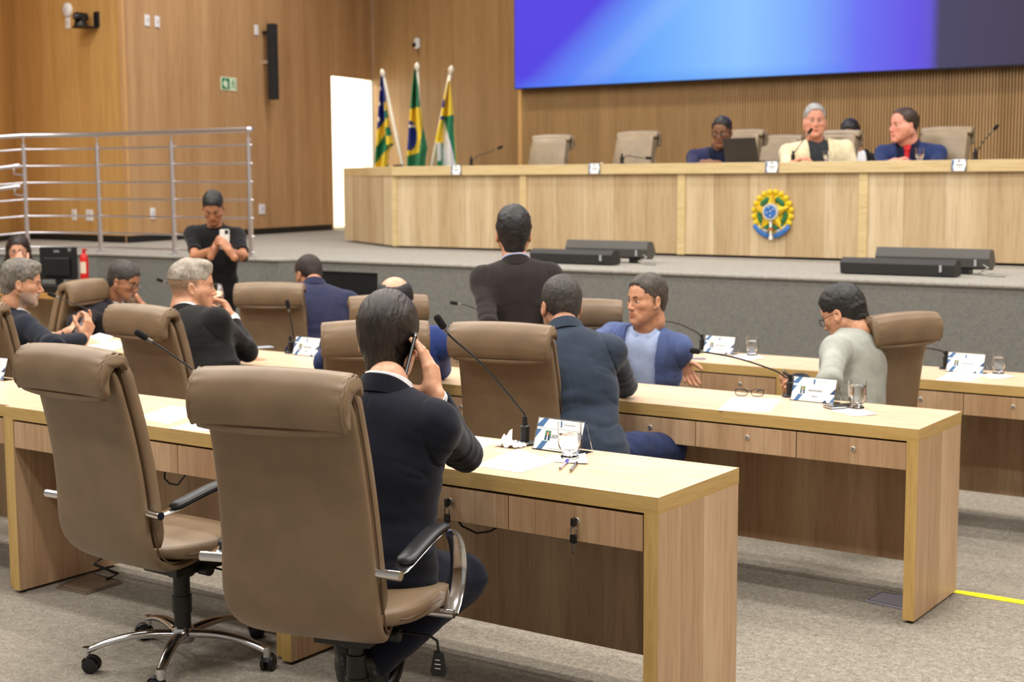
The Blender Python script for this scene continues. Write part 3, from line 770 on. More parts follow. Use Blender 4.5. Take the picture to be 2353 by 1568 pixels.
def head_prims(F, c, H, s=1., fat=0, nose=1., ears=True):
    M = npM(H); c = Vector(c)
    def P(x, y, z): return c+H @ Vector((x*s, y*s, z*s))
    F.ell(P(0, -.018, .040), (.076*s, .095*s, .088*s), M, .01)
    F.ell(P(0, .022, .035), (.066*s, .070*s, .072*s), M, .03)
    F.ell(P(0, .030, -.028), ((.058+fat)*s, .058*s, .082*s), M, .03)
    for q in (-1, 1):
        F.cone(P(q*(.055+fat), -.005, -.045), P(q*.016, .070, -.098), (.018+fat)*s, .016*s, .03)
        F.cone(P(q*(.050+fat), .028, -.020), P(q*.030, .062, -.075), (.020+fat)*s, .018*s, .03)
        F.ell(P(q*.043, .060, -.014), (.021*s, .020*s, .018*s), M, .022)
    F.ell(P(0, .076, -.100), (.020*s, .017*s, .016*s), M, .018)
    for q in (-1, 1):
        F.cone(P(q*.044, .066, .030), P(q*.012, .083, .025), .010*s, .009*s, .014)
        F.ell(P(q*.030, .094, .006), (.021*s, .016*s, .0135*s), M, .014, 's')
        F.ell(P(q*.030, .0715, .005), (.0150*s, .0130*s, .0125*s), M, .004)
    F.cone(P(0, .083, .018), P(0, .106*nose**.3, -.026), .0075*s, .0105*s, .012)
    for q in (-1, 1): F.ell(P(q*.0115, .097, -.031), (.0088*s, .0100*s, .0075*s), M, .007)
    for q in (-1, 1): F.ell(P(q*.0065, .105, -.0385), (.0038*s, .006*s, .003*s), M, .003, 's')
    F.ell(P(0, .084, -.058), (.026*s, .012*s, .018*s), M, .014)
    for q in (-1, 1):
        F.cone(P(q*.003, .0955, -.0545), P(q*.021, .086, -.0585), .0052*s, .0028*s, .004)
        F.cone(P(q*.000, .0950, -.0665), P(q*.018, .086, -.0620), .0062*s, .0034*s, .004)
    F.cone(P(-.021, .090, -.0600), P(.021, .090, -.0600), .0016*s, .0016*s, .002, 's')
    F.cone(P(0, .100, -.0600), P(0, .0985, -.0600), .003*s, .002*s, .002, 's')
    if ears:
        for q in (-1, 1):
            E = H @ Matrix.Rotation(R(q*-18), 3, 'Z') @ Matrix.Rotation(R(10), 3, 'X'); EM = npM(E)
            F.ell(P(q*.081, -.008, -.004), (.0085*s, .0185*s, .031*s), EM, .006)
            F.ell(P(q*.0885, -.004, .000), (.0055*s, .0115*s, .020*s), EM, .005, 's')
            F.ell(P(q*.078, .004, -.030), (.006*s, .008*s, .009*s), EM, .006)
    F.cone(P(0, -.035, -.035), P(0, -.040, -.11), (.050+fat*.8)*s, (.053+fat)*s, .03)
def hand_prims(F, w, d, pn, side, curl=(20, 25, 30, 35), mid=None, tip=None, spread=1., thumb=(.6, .7, .35), tcurl=20, sc=1.):
    d = Vector(d).normalized(); pn = Vector(pn); pn = (pn-d*pn.dot(d)).normalized(); T = d.cross(pn)*side
    w = Vector(w); kn = [(.092, .029), (.096, .010), (.091, -.0095), (.082, -.027)]
    L = [(.043, .026, .021), (.047, .030, .022), (.043, .028, .021), (.034, .022, .019)]
    F.cone(w-d*.06, w+d*.01, .028*sc, .026*sc, .02)
    F.ell(w+d*.05*sc, (.040*sc, .050*sc, .0155*sc), npM(Matrix((T, d, pn)).transposed()), .012)
    mid = mid or [c*1.1 for c in curl]; tip = tip or [c*.7 for c in curl]
    for i, (a, b) in enumerate(kn):
        k = w+d*a*sc+T*b*sc; F.cone(w+T*b*.5*sc+d*.01, k, .015*sc, .0118*sc, .008)
        sp = R(b*spread*220); fd = (d*math.cos(sp)+T*math.sin(sp)).normalized(); ax = fd.cross(pn)
        p = k; r = [.0105, .0092, .0082, .0068] if i < 3 else [.0092, .0080, .0072, .0060]
        ang = 0
        for j, (l, c_) in enumerate(zip(L[i], (curl[i], mid[i], tip[i]))):
            ang += c_; dd = fd*math.cos(R(ang))+pn*math.sin(R(ang)); q = p+dd*l*sc
            F.cone(p, q, r[j]*sc, r[j+1]*sc, .003 if j or 1 else .006); p = q
    p = w+d*.022*sc+T*.022*sc+pn*.006; F.cone(w+d*.01, p+d*.012, .019*sc, .018*sc, .015)
    td = (d*thumb[0]+T*thumb[1]+pn*thumb[2]).normalized()
    for j, (l, r0, r1) in enumerate(((.044, .0150, .0120), (.033, .0115, .0102), (.027, .0102, .0078))):
        q = p+td*l*sc; F.cone(p, q, r0*sc, r1*sc, .008 if j == 0 else .003); p = q
        td = (td*math.cos(R(tcurl))+(d*.6+pn*.5-T*.3).normalized()*math.sin(R(tcurl))).normalized()

def auto(F_pts, mg, h):
    a = np.array([V3(p) for p in F_pts]); return SDF(a.min(0)-mg, a.max(0)+mg, h)

HAIRFN = {}
def build_hair(root, c, H, s, st, mt, h):
    """st: dict(top, side, back thickness, front hairline y/z, nape z, noise)"""
    M = npM(H); F = SDF(V3(c)-.17-(.14 if st.get('late') else 0), V3(c)+.17, h)
    def P(x, y, z): return Vector(c)+H @ Vector((x*s, y*s, z*s))
    tt, ts, tb = st.get('top', .014), st.get('side', .006), st.get('back', .008)
    F.ell(P(0, -.018-tb*.5, .040+tt*.4), ((.076+ts)*s, (.095+tb)*s, (.088+tt*.8)*s), M, .01)
    F.ell(P(0, .016, .045+tt*.5), ((.066+ts*.8)*s, (.076+st.get('front', .006))*s, (.068+tt*.8)*s), M, .03)
    F.cone(P(0, -.055, -.01), P(0, -.058, st.get('nape', -.065)+.02), (.052+ts)*s, (.047+ts*.5)*s, .03)
    if st.get('quiff'): F.ell(P(0, .055, .112), (.05*s, .035*s, .022*s), M, .03)
    for b in st.get('blobs', ()): F.ell(P(*b[:3]), tuple(x*s for x in b[3:6]), M, .02)
    # carve the face, the temples and round the ears, cut at the nape
    hz = st.get('hairline', .072); F.warp = (.005, 90)
    fd = st.get('facedepth', .0)
    F.ell(P(0, .125+fd, hz-.115), (.078*s, .088*s, .118*s), M, .010, 's', 3)
    F.ell(P(0, .080+fd, -.10), (.12*s, .105*s, .085*s), M, .014, 's', 3)
    for q in (-1, 1):
        F.ell(P(q*.088, .012, -.012), (.030*s, .028*s, .036*s), M, .008, 's')
        F.ell(P(q*.085, .052, -.010), (.034*s, .034*s, .055*s), M, .012, 's')
    if st.get('bald'):
        F.ell(P(0, -.02, .120), (.060*s, .125*s, .082*s), M, .012, 's')
    if st.get('crown'): F.ell(P(*st['crown']), (.035*s, .035*s, .03*s), M, .01, 's')
    F.warp = None
    for b in st.get('late', ()): F.ell(P(*b[:3]), tuple(x*s for x in b[3:6]), M, .025)
    G = F.grid(); q = (G-V3(c)) @ M/s; nz = st.get('nape', -.065)
    F.D = np.maximum(F.D, (nz-q[..., 2])*s*.9)
    near = F.near(.02); qq = q[near]; fr = st.get('freq', (150, 40, 40)); am = st.get('amp', .0025)
    wv = qq+.006*np.stack([vnoise(qq*40+3), vnoise(qq*40+9), vnoise(qq*40+17)], -1)
    n_ = vnoise(wv*np.array(fr)) + .5*vnoise(wv*np.array(fr)*2.1+5)
    F.D[near] += .6*am*n_ + .002*vnoise(qq*30)
    v, f = F.mesh(); return link('hair', np_mesh('hair', v, f, mt), root)

def build_person(name_label, J, sp):
    """J: joints in world space; sp: look"""
    root = bpy.data.objects.new('person', None); COL.objects.link(root); root.empty_display_size = .1
    tag(root, name_label, 'person', None)
    res = sp.get('res', .006); s = sp.get('hs', 1.); H = head_frame(sp['yaw'], sp.get('pitch', 0), sp.get('roll', 0)); M = npM(H)
    hc, N, SL, SR, PV = J['head'], J['neck'], J['sl'], J['sr'], J['pelvis']
    up = (N-PV).normalized(); T = frame(SR-SL, up); TM = npM(T); g = sp.get('girth', 1.)
    HB = hc+H @ Vector((0, -.038*s, -.10*s))
    # ---- body
    pts = [hc, N, SL, SR] + [J[k] for k in ('el', 'er', 'wl', 'wr') if k in J] + [J[k]+sp[h_]['d'].normalized()*.2 for k, h_ in (('wl', 'hl'), ('wr', 'hr')) if k in J and h_ in sp]
    F = auto(pts, .17, sp.get('bres', res))
    head_prims(F, hc, H, s, sp.get('fat', 0), sp.get('nose', 1.))
    F.cone(HB, N, (.051+sp.get('fat', 0))*s, .055, .03); F.cone(N, N-up*.08, .055, .058, .02)
    mid = (SL+SR)/2; F.ell(mid-up*.12, ((SR-SL).length*.42, .080, .15), TM, .03)
    for S_, E_, W_ in (('sl', 'el', 'wl'), ('sr', 'er', 'wr')):
        F.cone(N-up*.08, J[S_], .038, .038, .02)
        if E_ in J:
            F.cone(J[S_], J[E_], sp.get('ua', .040), .034, .02)
            if W_ in J: F.cone(J[E_], J[W_], .036, .026, .02)
    for k, h_, sd in (('wl', 'hl', -1), ('wr', 'hr', 1)):
        if h_ in sp and k in J:
            a = dict(sp[h_]); d = a.pop('d'); n_ = a.pop('n'); hand_prims(F, J[k], d, n_, sd, **a)
    v, f = F.mesh()
    q = (v-V3(hc)) @ M/s
    sk = lin(sp['skin']); col = np.tile(sk, (len(v), 1))
    hn = vnoise(q*22)[:, None]; col = col*(1+.06*hn)
    red = np.exp(-(((np.abs(q[:, 0])-.036)/.02)**2+((q[:, 2]+.025)/.025)**2))*(q[:, 1] > .02)
    col = col*(1-red[:, None]*np.array([.0, .10, .10]))
    lip = (np.abs(q[:, 0]) < .022) & (np.abs(q[:, 2]+.0605) < .0105-.0025*(np.abs(q[:, 0])/.02)**2) & (q[:, 1] > .086)
    col[lip] = col[lip]*np.array([.80, .55, .52])
    hd = np.linalg.norm(q, axis=1) < .16
    scalp = hd & (q[:, 2] > .02) & (q[:, 1] < .03) if sp.get('scalp') else None
    if scalp is not None: col[scalp] = col[scalp]*.3+lin(sp['scalp'])*.7
    if sp.get('beard'):
        bc, bs = sp['beard']; m_ = hd & (q[:, 1] > .0) & (q[:, 2] < -.035) & (q[:, 2] > -.13) & ~lip
        if bs == 'goatee': m_ &= (np.abs(q[:, 0]) < .034) & (q[:, 1] > .05)
        w = np.clip(.62+.5*vnoise(q*260), 0, 1)*(m_); w *= np.clip((-.030-q[:, 2])/.018, 0, 1)
        if bs == 'stubble': w = w*.4
        col = col*(1-w[:, None])+lin(bc)*w[:, None]
    if sp.get('sides'):      # closely cropped hair tone on the sides and nape
        y0 = .030
        w = np.clip((q[:, 2]+.055)/.06, 0, 1)*np.clip((y0-q[:, 1])/.02, 0, 1)*hd*(np.abs(q[:, 0]) < .0775)
        w = w*np.clip(.85+.4*vnoise(q*300), 0, 1); col = col*(1-w[:, None])+lin(sp['sides'])*w[:, None]
    bo = link('body', np_mesh('body', v, f, skin_mat(), col), root)
    # ---- eyes, brows
    def P(x, y, z): return hc+H @ Vector((x*s, y*s, z*s))
    if sp.get('face', True):
        for q_ in (-1, 1):
            m = MB(); m.ball((0, 0, 0), .0120*s, 16, sc=(1.3, 1, .82))
            eo = part('eye', m, M_EYE, bo, smooth=True); eo.matrix_parent_inverse = Matrix()
            eo.matrix_local = Matrix.Translation(P(q_*.030, .0736, .0045)) @ H.to_4x4()
            m = MB(); m.ball((sp.get('gaze', 0)*.0035, .0092*s, -.0003), .0062*s, 12, sc=(1, .56, .95)); io = part('iris', m, M_IRIS, eo, smooth=True)
            m = MB(); m.tube([P(q_*x, y, z) for x, y, z in ((.012, .0925, .0235), (.022, .0915, .0285), (.034, .0850, .0290), (.045, .0740, .0235))], [(.0022, .0036), (.003, .005), (.0028, .0045), (.0015, .002)], 8)
            m2 = MB(); m2.tube([P(q_*x, y, z) for x, y, z in ((.0195, .0855, .0065), (.025, .0875, .0108), (.031, .0872, .0118), (.038, .0830, .0088))], .0011, 6); part('eyelid', m2, mat('lash', (52, 34, 28), .7), bo, smooth=True)
            part('eyebrow', m, mat('brow_'+str(sp['brow']), sp['brow'], .8), bo, smooth=True)
    if sp.get('moustache'):
        m = MB()
        for q_ in (-1, 1): m.tube([P(q_*x, y, z) for x, y, z in ((.0, .1015, -.047), (.010, .1005, -.0475), (.020, .094, -.052), (.026, .087, -.060))], [.0042, .0046, .0038, .002], 8)
        part('moustache', m, hair_mat('moustache_'+str(sp['moustache']), tuple(int(c*.8) for c in sp['moustache']), sp['moustache'], .7), bo, smooth=True)
    if sp.get('hair'):
        build_hair(bo, hc, H, s, sp['hair'], sp['hairmat'], sp.get('hres', sp.get('bres', res)))
    # ---- torso cloth field
    tl = sp.get('hem', .10)            # how far the jacket reaches under the pelvis
    tp = [N+up*.1, SL, SR, PV-up*(tl+.05)]+[J[k] for k in ('el', 'er', 'wl', 'wr') if k in J]
    def torso(inset=0, sleeves=True, rs=res):
        Fz = auto(tp, .24, rs)
        w = (SR-SL).length; i = inset
        c0 = mid-up*.115
        Fz.ell(c0, (w*.50+.004-i, .114*g-i, .190), TM, .045, sharp=2.4)
        Fz.ell(PV+up*.22+T@Vector((0, .0, 0)), (.158*g-i, .112*g-i, .20), TM, .08)
        Fz.ell(PV+up*.03, (.182*g-i, .135*g-i, .15), TM, .08)
        if tl > .12: Fz.ell(PV-up*(tl-.10), (.190*g-i, .135*g-i, .14), TM, .06)
        for S_ in (SL, SR):
            Fz.cone(N-up*.048, S_+up*.008, .044-i, .050-i, .035)
            Fz.cone(N-up*.09, S_-up*.03, .075-i, .058-i, .06)
        if sleeves:
            for S_, E_, W_ in (('sl', 'el', 'wl'), ('sr', 'er', 'wr')):
                if E_ in J:
                    a, e = J[S_], J[E_]; Fz.cone(a, e, sp.get('slv', .055)-i, .050-i, .040)
                    if W_ in J and not sp.get('short'):
                        wv = J[W_]; dd = (wv-e).normalized(); Fz.cone(e, wv-dd*.02, .053-i, .038-i, .025)
                    if sp.get('short'):
                        dd = (e-a).normalized(); cut(Fz, a.lerp(e, .78), dd, .10)
                    elif W_ in J: cut(Fz, J[W_]-dd*.012, dd, .08)
        G = Fz.grid(); ql = (G-V3(N)) @ TM
        Fz.D = np.maximum(Fz.D, -(ql[..., 2]+(N-PV).length+tl))
        return Fz, ql
    def cut(Fz, p, d_, rad):
        p = V3(p); sl, G = Fz.block(p-rad, p+rad, 0); q_ = G-p; al = q_ @ V3(d_); ok = (q_*q_).sum(-1) < rad*rad
        D = Fz.D[sl]; Fz.D[sl] = np.where(ok, np.maximum(D, al), D)
    def wrinkle(Fz, ql, amp=1.):
        nr = Fz.near(.025); q_ = ql[nr]; G = Fz.grid()[nr]
        wq = q_+.03*np.stack([vnoise(q_*9), vnoise(q_*9+7), vnoise(q_*9+13)], -1)
        d = .0050*vnoise(wq*np.array([7, 7, 13])+sp.get('seed', 0))+.0030*vnoise(wq*np.array([13, 13, 38])+4)*np.clip((-q_[:, 2]-.18)/.2, 0, 1)
        n1 = vnoise(wq*np.array([4, 4, 21])+11); zz = q_[:, 2]; tor = np.exp(-((zz+.36)/.11)**2)
        d = d+.0085*np.clip(1-np.abs(n1)*2.2, 0, 1)**2*tor
        for S_, sg in (('sl', -1), ('sr', 1)):
            c_ = (V3(J[S_])-V3(N)) @ TM; al = sg*(q_[:, 0]-c_[0])+.012+.25*(q_[:, 2]-c_[2]); r_ = np.sqrt((q_[:, 0]-c_[0])**2+(q_[:, 1]-c_[1])**2+(q_[:, 2]-c_[2])**2)
            d = d+.0035*np.exp(-(al/.0045)**2)*(r_ < .12)
            r3 = np.sqrt((q_[:, 0]-c_[0]*.9)**2+(q_[:, 1]-c_[1])**2+(q_[:, 2]-c_[2]+.13)**2)
            d = d+.0038*np.exp(-(r3/.10)**2)*np.clip(1-np.abs(vnoise(np.stack([q_[:, 0]*14+q_[:, 2]*30*sg, q_[:, 1]*8, q_[:, 2]*12], -1)+S_.count('r')*7))*2.4, 0, 1)**2
        d = d+.0018*np.exp(-(q_[:, 0]/.003)**2)*(q_[:, 1] < 0)
        for E_ in ('el', 'er'):
            if E_ in J:
                S_, W_ = ('sl', 'wl') if E_ == 'el' else ('sr', 'wr')
                r_ = np.linalg.norm(G-V3(J[E_]), axis=1); ax = V3((J[E_]-J[S_]).normalized())
                al = (G-V3(J[E_])) @ ax; wgt = np.exp(-(r_/.13)**2)
                d = d+wgt*.0035*vnoise(np.stack([al*40, G[:, 0]*9, G[:, 2]*9], -1)+3)+wgt*.0075*np.clip(1-np.abs(vnoise(np.stack([al*26, G[:, 0]*7, G[:, 2]*7], -1)+9))*2.2, 0, 1)**2
                r2 = np.linalg.norm(G-V3(J[S_]), axis=1); d = d+np.exp(-(r2/.10)**2)*.003*vnoise(G*24+8)
        Fz.D[nr] += amp*d.astype(np.float32)
    vd = sp.get('vdepth'); kind = sp.get('top', 'jacket')
    Fj, ql = torso(0)
    if vd:
        vw, vb = sp.get('vwidth', .075), sp.get('vbottom', 0.)
        x, y, z = ql[..., 0]-sp.get('vshift', 0), ql[..., 1], ql[..., 2]
        tt = np.clip(1+(z)/vd, 0, 1); wd = vb+(vw-vb)*tt; vf = np.abs(x)-wd
        if not vb: vf = np.where(z < -vd, .1, vf)
        base = Fj.D.copy()
        vol = np.maximum(vf, -y+.02)
        Fj.D = np.maximum(Fj.D, -vol)
        lapw = .050*np.clip(1.25-np.abs(z+.16)*3, .2, 1)
        lap = np.maximum(base-.012, np.maximum(np.maximum(-vf, vf-lapw), np.maximum(-y+.03, np.abs(z+vd*.45)-vd*.55)))
        Fj.D = np.minimum(Fj.D, lap)
    # neck opening
    Fj.cone(N-up*.005, N+up*.12, .068, .080, .006, 's')
    wrinkle(Fj, ql, sp.get('wr', 1.))
    v, f = Fj.mesh(); v = smooth_v(v, f, 1, .4)
    jo = link({'jacket': 'jacket', 'tee': 'tshirt', 'shirt': 'shirt'}[kind], np_mesh(kind, v, f, sp['jm']), root)
    if sp.get('seams', True) and kind == 'jacket':
        # centre back vent seam and armhole seams as slim welts laid on the cloth
        pass
    if kind == 'jacket':
        if vd:
            sj = dict(J); Fs, q2 = torso(.012, False); x, y, z = q2[..., 0]-sp.get('vshift', 0), q2[..., 1], q2[..., 2]
            Fs.cone(N+up*.005, N+up*.12, .058, .06, .008, 's'); 
            nr = Fs.near(.02); Fs.D[nr] += .003*vnoise(q2[nr]*np.array([22, 22, 9]))
            v, f = Fs.mesh(); so = link('shirt', np_mesh('shirt', v, f, sp['sm']), root)
            if sp.get('tie'):
                Ft = SDF(Fs.lo, Fs.lo+Fs.h*(Fs.n-1), Fs.h); tw = .018+.020*np.clip(-z/.4, 0, 1)
                kn = np.exp(-((z+.035)/.022)**2)
                Ft.D = np.maximum(Fs.D-.006-.010*kn, np.maximum(np.maximum(np.abs(x)-tw-.008*kn, -y+.02), np.maximum(z+.012, -z-.42)))
                v, f = Ft.mesh()
                if len(v): link('tie', np_mesh('tie', v, f, sp['tie']), root)
        # collars: bands lofted round the neck
        def collar(nm, r0, r1, z0, z1, drop, a0, mt, th=.005, fwd=0.0, point=0):
            K = 33; rs = []; 
            for i in range(K):
                a = -a0+2*a0*i/(K-1); fr = (1-math.cos(a))/2; e = 1-.8*max(0, (abs(a)/a0-.93)/.07)
                dz = -drop*fr**1.3
                def q3(r, z): return N+T @ Vector((math.sin(a)*r, -math.cos(a)*r*.96+fwd*fr, z+dz))
                h0, h1 = z0-point*max(0, (abs(a)/a0-.8)/.2), z1
                rs.append([q3(r0+th*e, h0), q3((r0+r1)/2+th*1.2*e, (h0+h1)/2), q3(r1+th*e, h1), q3(r1, h1+.002), q3(r1-th*.5, h1), q3((r0+r1)/2-th*.3, (h0+h1)/2), q3(r0-th*.4, h0)])
            m = MB(); m.rings([list(r) for r in rs]); return part(nm, m, mt, root, smooth=R(50))
        if sp.get('sm') is not None:
            collar('shirt_collar', *((.080, .062, -.022, .040, .058, R(156)) if vd else (.070, .063, -.014, .031, .052, R(160))), sp['sm'], .004, .020, .02 if vd else 0)
        collar('jacket_collar', .083, .070, -.022, .026, .10, R(118), sp['jm'], .007, .022)
    elif kind == 'tee':
        m = MB(); m.tube([N+T @ Vector((math.sin(a)*.070, -math.cos(a)*.068+.006*(1-math.cos(a)), .012-.028*(1-math.cos(a))/2)) for a in np.linspace(0, 2*PI, 33)[:-1]], (.008, .005), 8, closed=True)
        part('neckband', m, sp['jm'], root, smooth=True)
    # ---- shirt cuffs
    for W_, E_, h_ in (('wl', 'el', 'hl'), ('wr', 'er', 'hr')):
        if W_ in J and h_ in sp and sp.get('cuff') is not None:
            d_ = (J[W_]-J[E_]).normalized(); m = MB(); m.tube([J[W_]-d_*.035, J[W_]+d_*.004, J[W_]+d_*.006], [.036, .0335, .030], 22)
            part('cuff', m, sp['cuff'], root, smooth=R(40))
    # ---- legs
    if 'kl' in J or 'kr' in J:
        lp = [PV, PV+up*.1]+[J[k] for k in ('kl', 'kr', 'al', 'ar') if k in J]
        Fl = auto(lp, .2, sp.get('lres', res*1.3)); rt = T @ Vector((1, 0, 0))
        Fl.ell(PV, (.165*g, .12*g, .13), TM, .05)
        for sd, K_, A_ in ((-1, 'kl', 'al'), (1, 'kr', 'ar')):
            if K_ in J:
                hp = PV+rt*sd*.09-up*.03; Fl.cone(hp, J[K_], .092*g, .070, .04)
                if A_ in J: Fl.cone(J[K_], J[A_], .069, .052, .03); cut(Fl, J[A_], (J[A_]-J[K_]).normalized(), .10)
        G = Fl.grid(); nr = Fl.near(.02); G = G[nr]; Fl.D[nr] += (.005*vnoise(G*12)+.003*vnoise(G*30)).astype(np.float32)
        v, f = Fl.mesh(); link('trousers', np_mesh('trousers', v, f, sp['pm']), root)
        for A_, K_, so_ in (('al', 'kl', 'tl'), ('ar', 'kr', 'tr')):
            if A_ in J and sp.get('shoes'):
                an = J[A_]; fd = Vector(sp['shoes']).normalized(); dn = Vector(sp.get('shoedown', (0, 0, -1))).normalized()
                Fm = SDF(V3(an)-.30, V3(an)+.30, .006); X = fd.cross(dn)
                MM = npM(Matrix((X, fd, -dn)).transposed())
                Fm.ell(an+dn*.045+fd*.0, (.036, .06, .045), MM, .02); Fm.ell(an+dn*.062+fd*.10, (.044, .11, .032), MM, .03)
                Fm.cone(an-dn*.02, an+dn*.03, .038, .042, .02)
                v, f = Fm.mesh(); so2 = link('shoe', np_mesh('shoe', v, f, mat('shoe_black', (18, 17, 17), .3)), root)
                m = MB(); out = []
                for i in range(28):
                    a = 2*PI*i/28; yy = .075+.135*math.sin(a); xx = (.040 if math.sin(a) > -.2 else .033)*math.cos(a); out.append((xx, yy))
                rs = [[an+X*x_+fd*y_+dn*z_ for x_, y_ in out] for z_ in (.083, .100)]
                m.rings(rs); part('sole', m, mat('sole_tan', (176, 142, 98), .6), so2)
    return root, H, T
def glasses(root, hc, H, s, col=(25, 25, 28), metal=False, lens=True, w=.046, hgt=.034):
    def P(x, y, z): return Vector(hc)+H @ Vector((x*s, y*s, z*s))
    g_ = mat('frame_'+str(col), col, .3, 1 if metal else 0); m = MB()
    for q in (-1, 1):
        pts = [P(q*.031+w*.48*sgnp(math.cos(a), .7), .104-.004*abs(math.cos(a)), .003+hgt*.5*sgnp(math.sin(a), .7)) for a in np.linspace(0, 2*PI, 25)[:-1]]
        m.tube(pts, .0016, 6, closed=True)
        m.tube([P(q*.055, .100, .010), P(q*.072, .09, .011), P(q*.080, .05, .010), P(q*.084, .0, .010), P(q*.083, -.02, -.004)], .0017, 6)
    m.tube([P(-.010, .104, .006), P(0, .107, .009), P(.010, .104, .006)], .0015, 6)
    go = part('eyeglasses', m, g_, root, smooth=True)
    if lens:
        for q in (-1, 1):
            m = MB(); m.add([P(q*.031+w*.46*sgnp(math.cos(a), .7), .1035, .003+hgt*.48*sgnp(math.sin(a), .7)) for a in np.linspace(0, 2*PI, 25)[:-1]]+[P(q*.031+w*.46*sgnp(math.cos(a), .7), .1045, .003+hgt*.48*sgnp(math.sin(a), .7)) for a in np.linspace(0, 2*PI, 25)[:-1]],
                [tuple(range(24)), tuple(range(47, 23, -1))]+[(i, i+24, (i+1) % 24+24, (i+1) % 24) for i in range(24)])
            part('lens', m, mat('lens_glass', (250, 250, 250), .02, trans=1, ior=1.2), go)
    return go
# ------------------------------------------------------------------ the people
def SY(s_): return 124.8-s_             # heading of someone turned s degrees to the right of 'straight away from the camera'
def on_ray(px, py, C, L, far=True):
    r = ray(px, py).normalized(); O = Vector((0, 0, EYE)); w = C-O; b = w.dot(r); h2 = L*L-(w.dot(w)-b*b)
    if h2 < 0: print('  MISS', px, py, round((math.sqrt(w.dot(w)-b*b)-L), 3)); q = O+r*b; return C+(q-C).normalized()*L
    return O+r*(b+(1 if far else -1)*math.sqrt(h2))
def arm(J, sd, e, w=None, ef=True, wf=True, L1=.295, L2=.26):
    J['e'+sd] = on_ray(e[0], e[1], J['s'+sd], L1, ef) if not isinstance(e, Vector) else J['s'+sd]+e.normalized()*L1
    if w is not None: J['w'+sd] = on_ray(w[0], w[1], J['e'+sd], L2, wf) if not isinstance(w, Vector) else J['e'+sd]+w.normalized()*L2
    print('   arm', sd, 'elbow', [round(x, 2) for x in J['e'+sd]], 'wrist', [round(x, 2) for x in J.get('w'+sd, J['e'+sd])])
def joints(N, tyaw, pelvis, head, width=.36, drop=.065, tilt=0, **kw):
    drop += .035
    N, P, Hh = atY(*N), atY(*pelvis), atY(*head); up = (N-P).normalized()
    fw = Vector((math.cos(R(tyaw)), math.sin(R(tyaw)), 0)); rt = fw.cross(Vector((0, 0, 1))); rt = (rt-up*rt.dot(up)).normalized()
    rt = (rt+up*math.tan(R(tilt))).normalized()
    J = dict(neck=N, pelvis=P, head=Hh, sl=N-rt*width/2-up*drop, sr=N+rt*width/2-up*drop)
    for k, v in kw.items(): J[k] = atY(*v) if not isinstance(v, Vector) else v
    for a, b in (('sl', 'el'), ('el', 'wl'), ('sr', 'er'), ('er', 'wr'), ('kl', 'al')):
        if a in J and b in J: print('   ', a, b, round((J[a]-J[b]).length, 3), end=';')
    print(' torso', round((N-P).length, 2), 'head-neck', round((Hh-N).length, 2), 'Z', round(N.z, 2), 'px/m', round(F_PX/pix(Hh)[2]))
    for k in ('sl', 'sr'): print('    ', k, [round(c) for c in pix(J[k])[:2]], end='')
    print()
    return J
def place(root, floor):
    b = None
    for o in COL.objects:
        if o.parent is root and o.name.split('.')[0] == 'trousers': b = o
    base = Vector(root['_p']); del root['_p']; base.z = floor; root.location = base
    for o in COL.objects:
        if o.parent is root: o.location = o.location-base
def person(label, J, sp, floor):
    root, H, T = build_person(label, J, sp)
    return root, H, T
def finish(root, J, floor):
    base = Vector((J['pelvis'].x, J['pelvis'].y, floor)); root.location = base
    for o in COL.objects:
        if o.parent is root: o.location = o.location-base
def held(o): return o
NAVY = cloth('navy_suit', (15, 18, 29)); NAVY2 = cloth('dark_navy_suit', (20, 24, 38)); CHAR = cloth('charcoal_suit', (40, 38, 44)); BLK = cloth('black_suit', (20, 19, 19))
VIOL = cloth('violet_navy_suit', (40, 43, 68)); ROYAL = cloth('royal_navy_suit', (28, 40, 78)); BROWN = cloth('dark_brown_suit', (40, 35, 34)); SLATE = cloth('slate_suit', (44, 54, 68))
BLUEJ = cloth('blue_blazer', (74, 88, 130)); GREYJ = cloth('light_grey_suit', (150, 152, 144)); TEE = cloth('black_tshirt', (17, 17, 19)); CREAM = cloth('cream_jacket', (218, 206, 172))
BLUE2 = cloth('blue_suit', (36, 52, 104)); DKB = cloth('dark_shirt', (50, 54, 60)); WSH = cloth('white_shirt', (226, 226, 230)); LBL = cloth('light_blue_shirt', (164, 180, 214)); NAVYSH = cloth('navy_shirt', (20, 26, 48))
REDT = mat('red_tie', (196, 24, 40), .5); TROU = cloth('navy_trousers', (16, 20, 36))
H_DARK = hair_mat('hair_dark_brown', (18, 14, 12), (62, 50, 42), .48, (230, 30, 30)); H_BLK = hair_mat('hair_black', (10, 10, 11), (38, 36, 36), .5, (120, 120, 120))
H_GREY = hair_mat('hair_grey_brown', (78, 70, 60), (150, 142, 130), .6); H_SILV = hair_mat('hair_silver_blond', (128, 116, 100), (196, 186, 170), .55)
H_SALT = hair_mat('hair_salt_pepper', (34, 31, 28), (84, 78, 72), .6, (120, 120, 120)); H_WHT = hair_mat('hair_white', (150, 150, 150), (206, 206, 206), .6); H_BRN = hair_mat('hair_brown', (40, 28, 22), (80, 62, 50), .5)
SK1, SK2, SK3, SK4, SK5 = (214, 160, 126), (222, 172, 140), (184, 130, 96), (134, 92, 66), (232, 182, 152)
PEOPLE = []
cr = CR; cu = CU; cf = CF
LIMIT = None
def P_(label, J, sp, floor, extra=None):
    print(label[:46]); root, H, T = build_person(label, J, sp)
    if extra: extra(root, J, H, T, sp)
    finish(root, J, floor); PEOPLE.append(root); return root, J, H, T

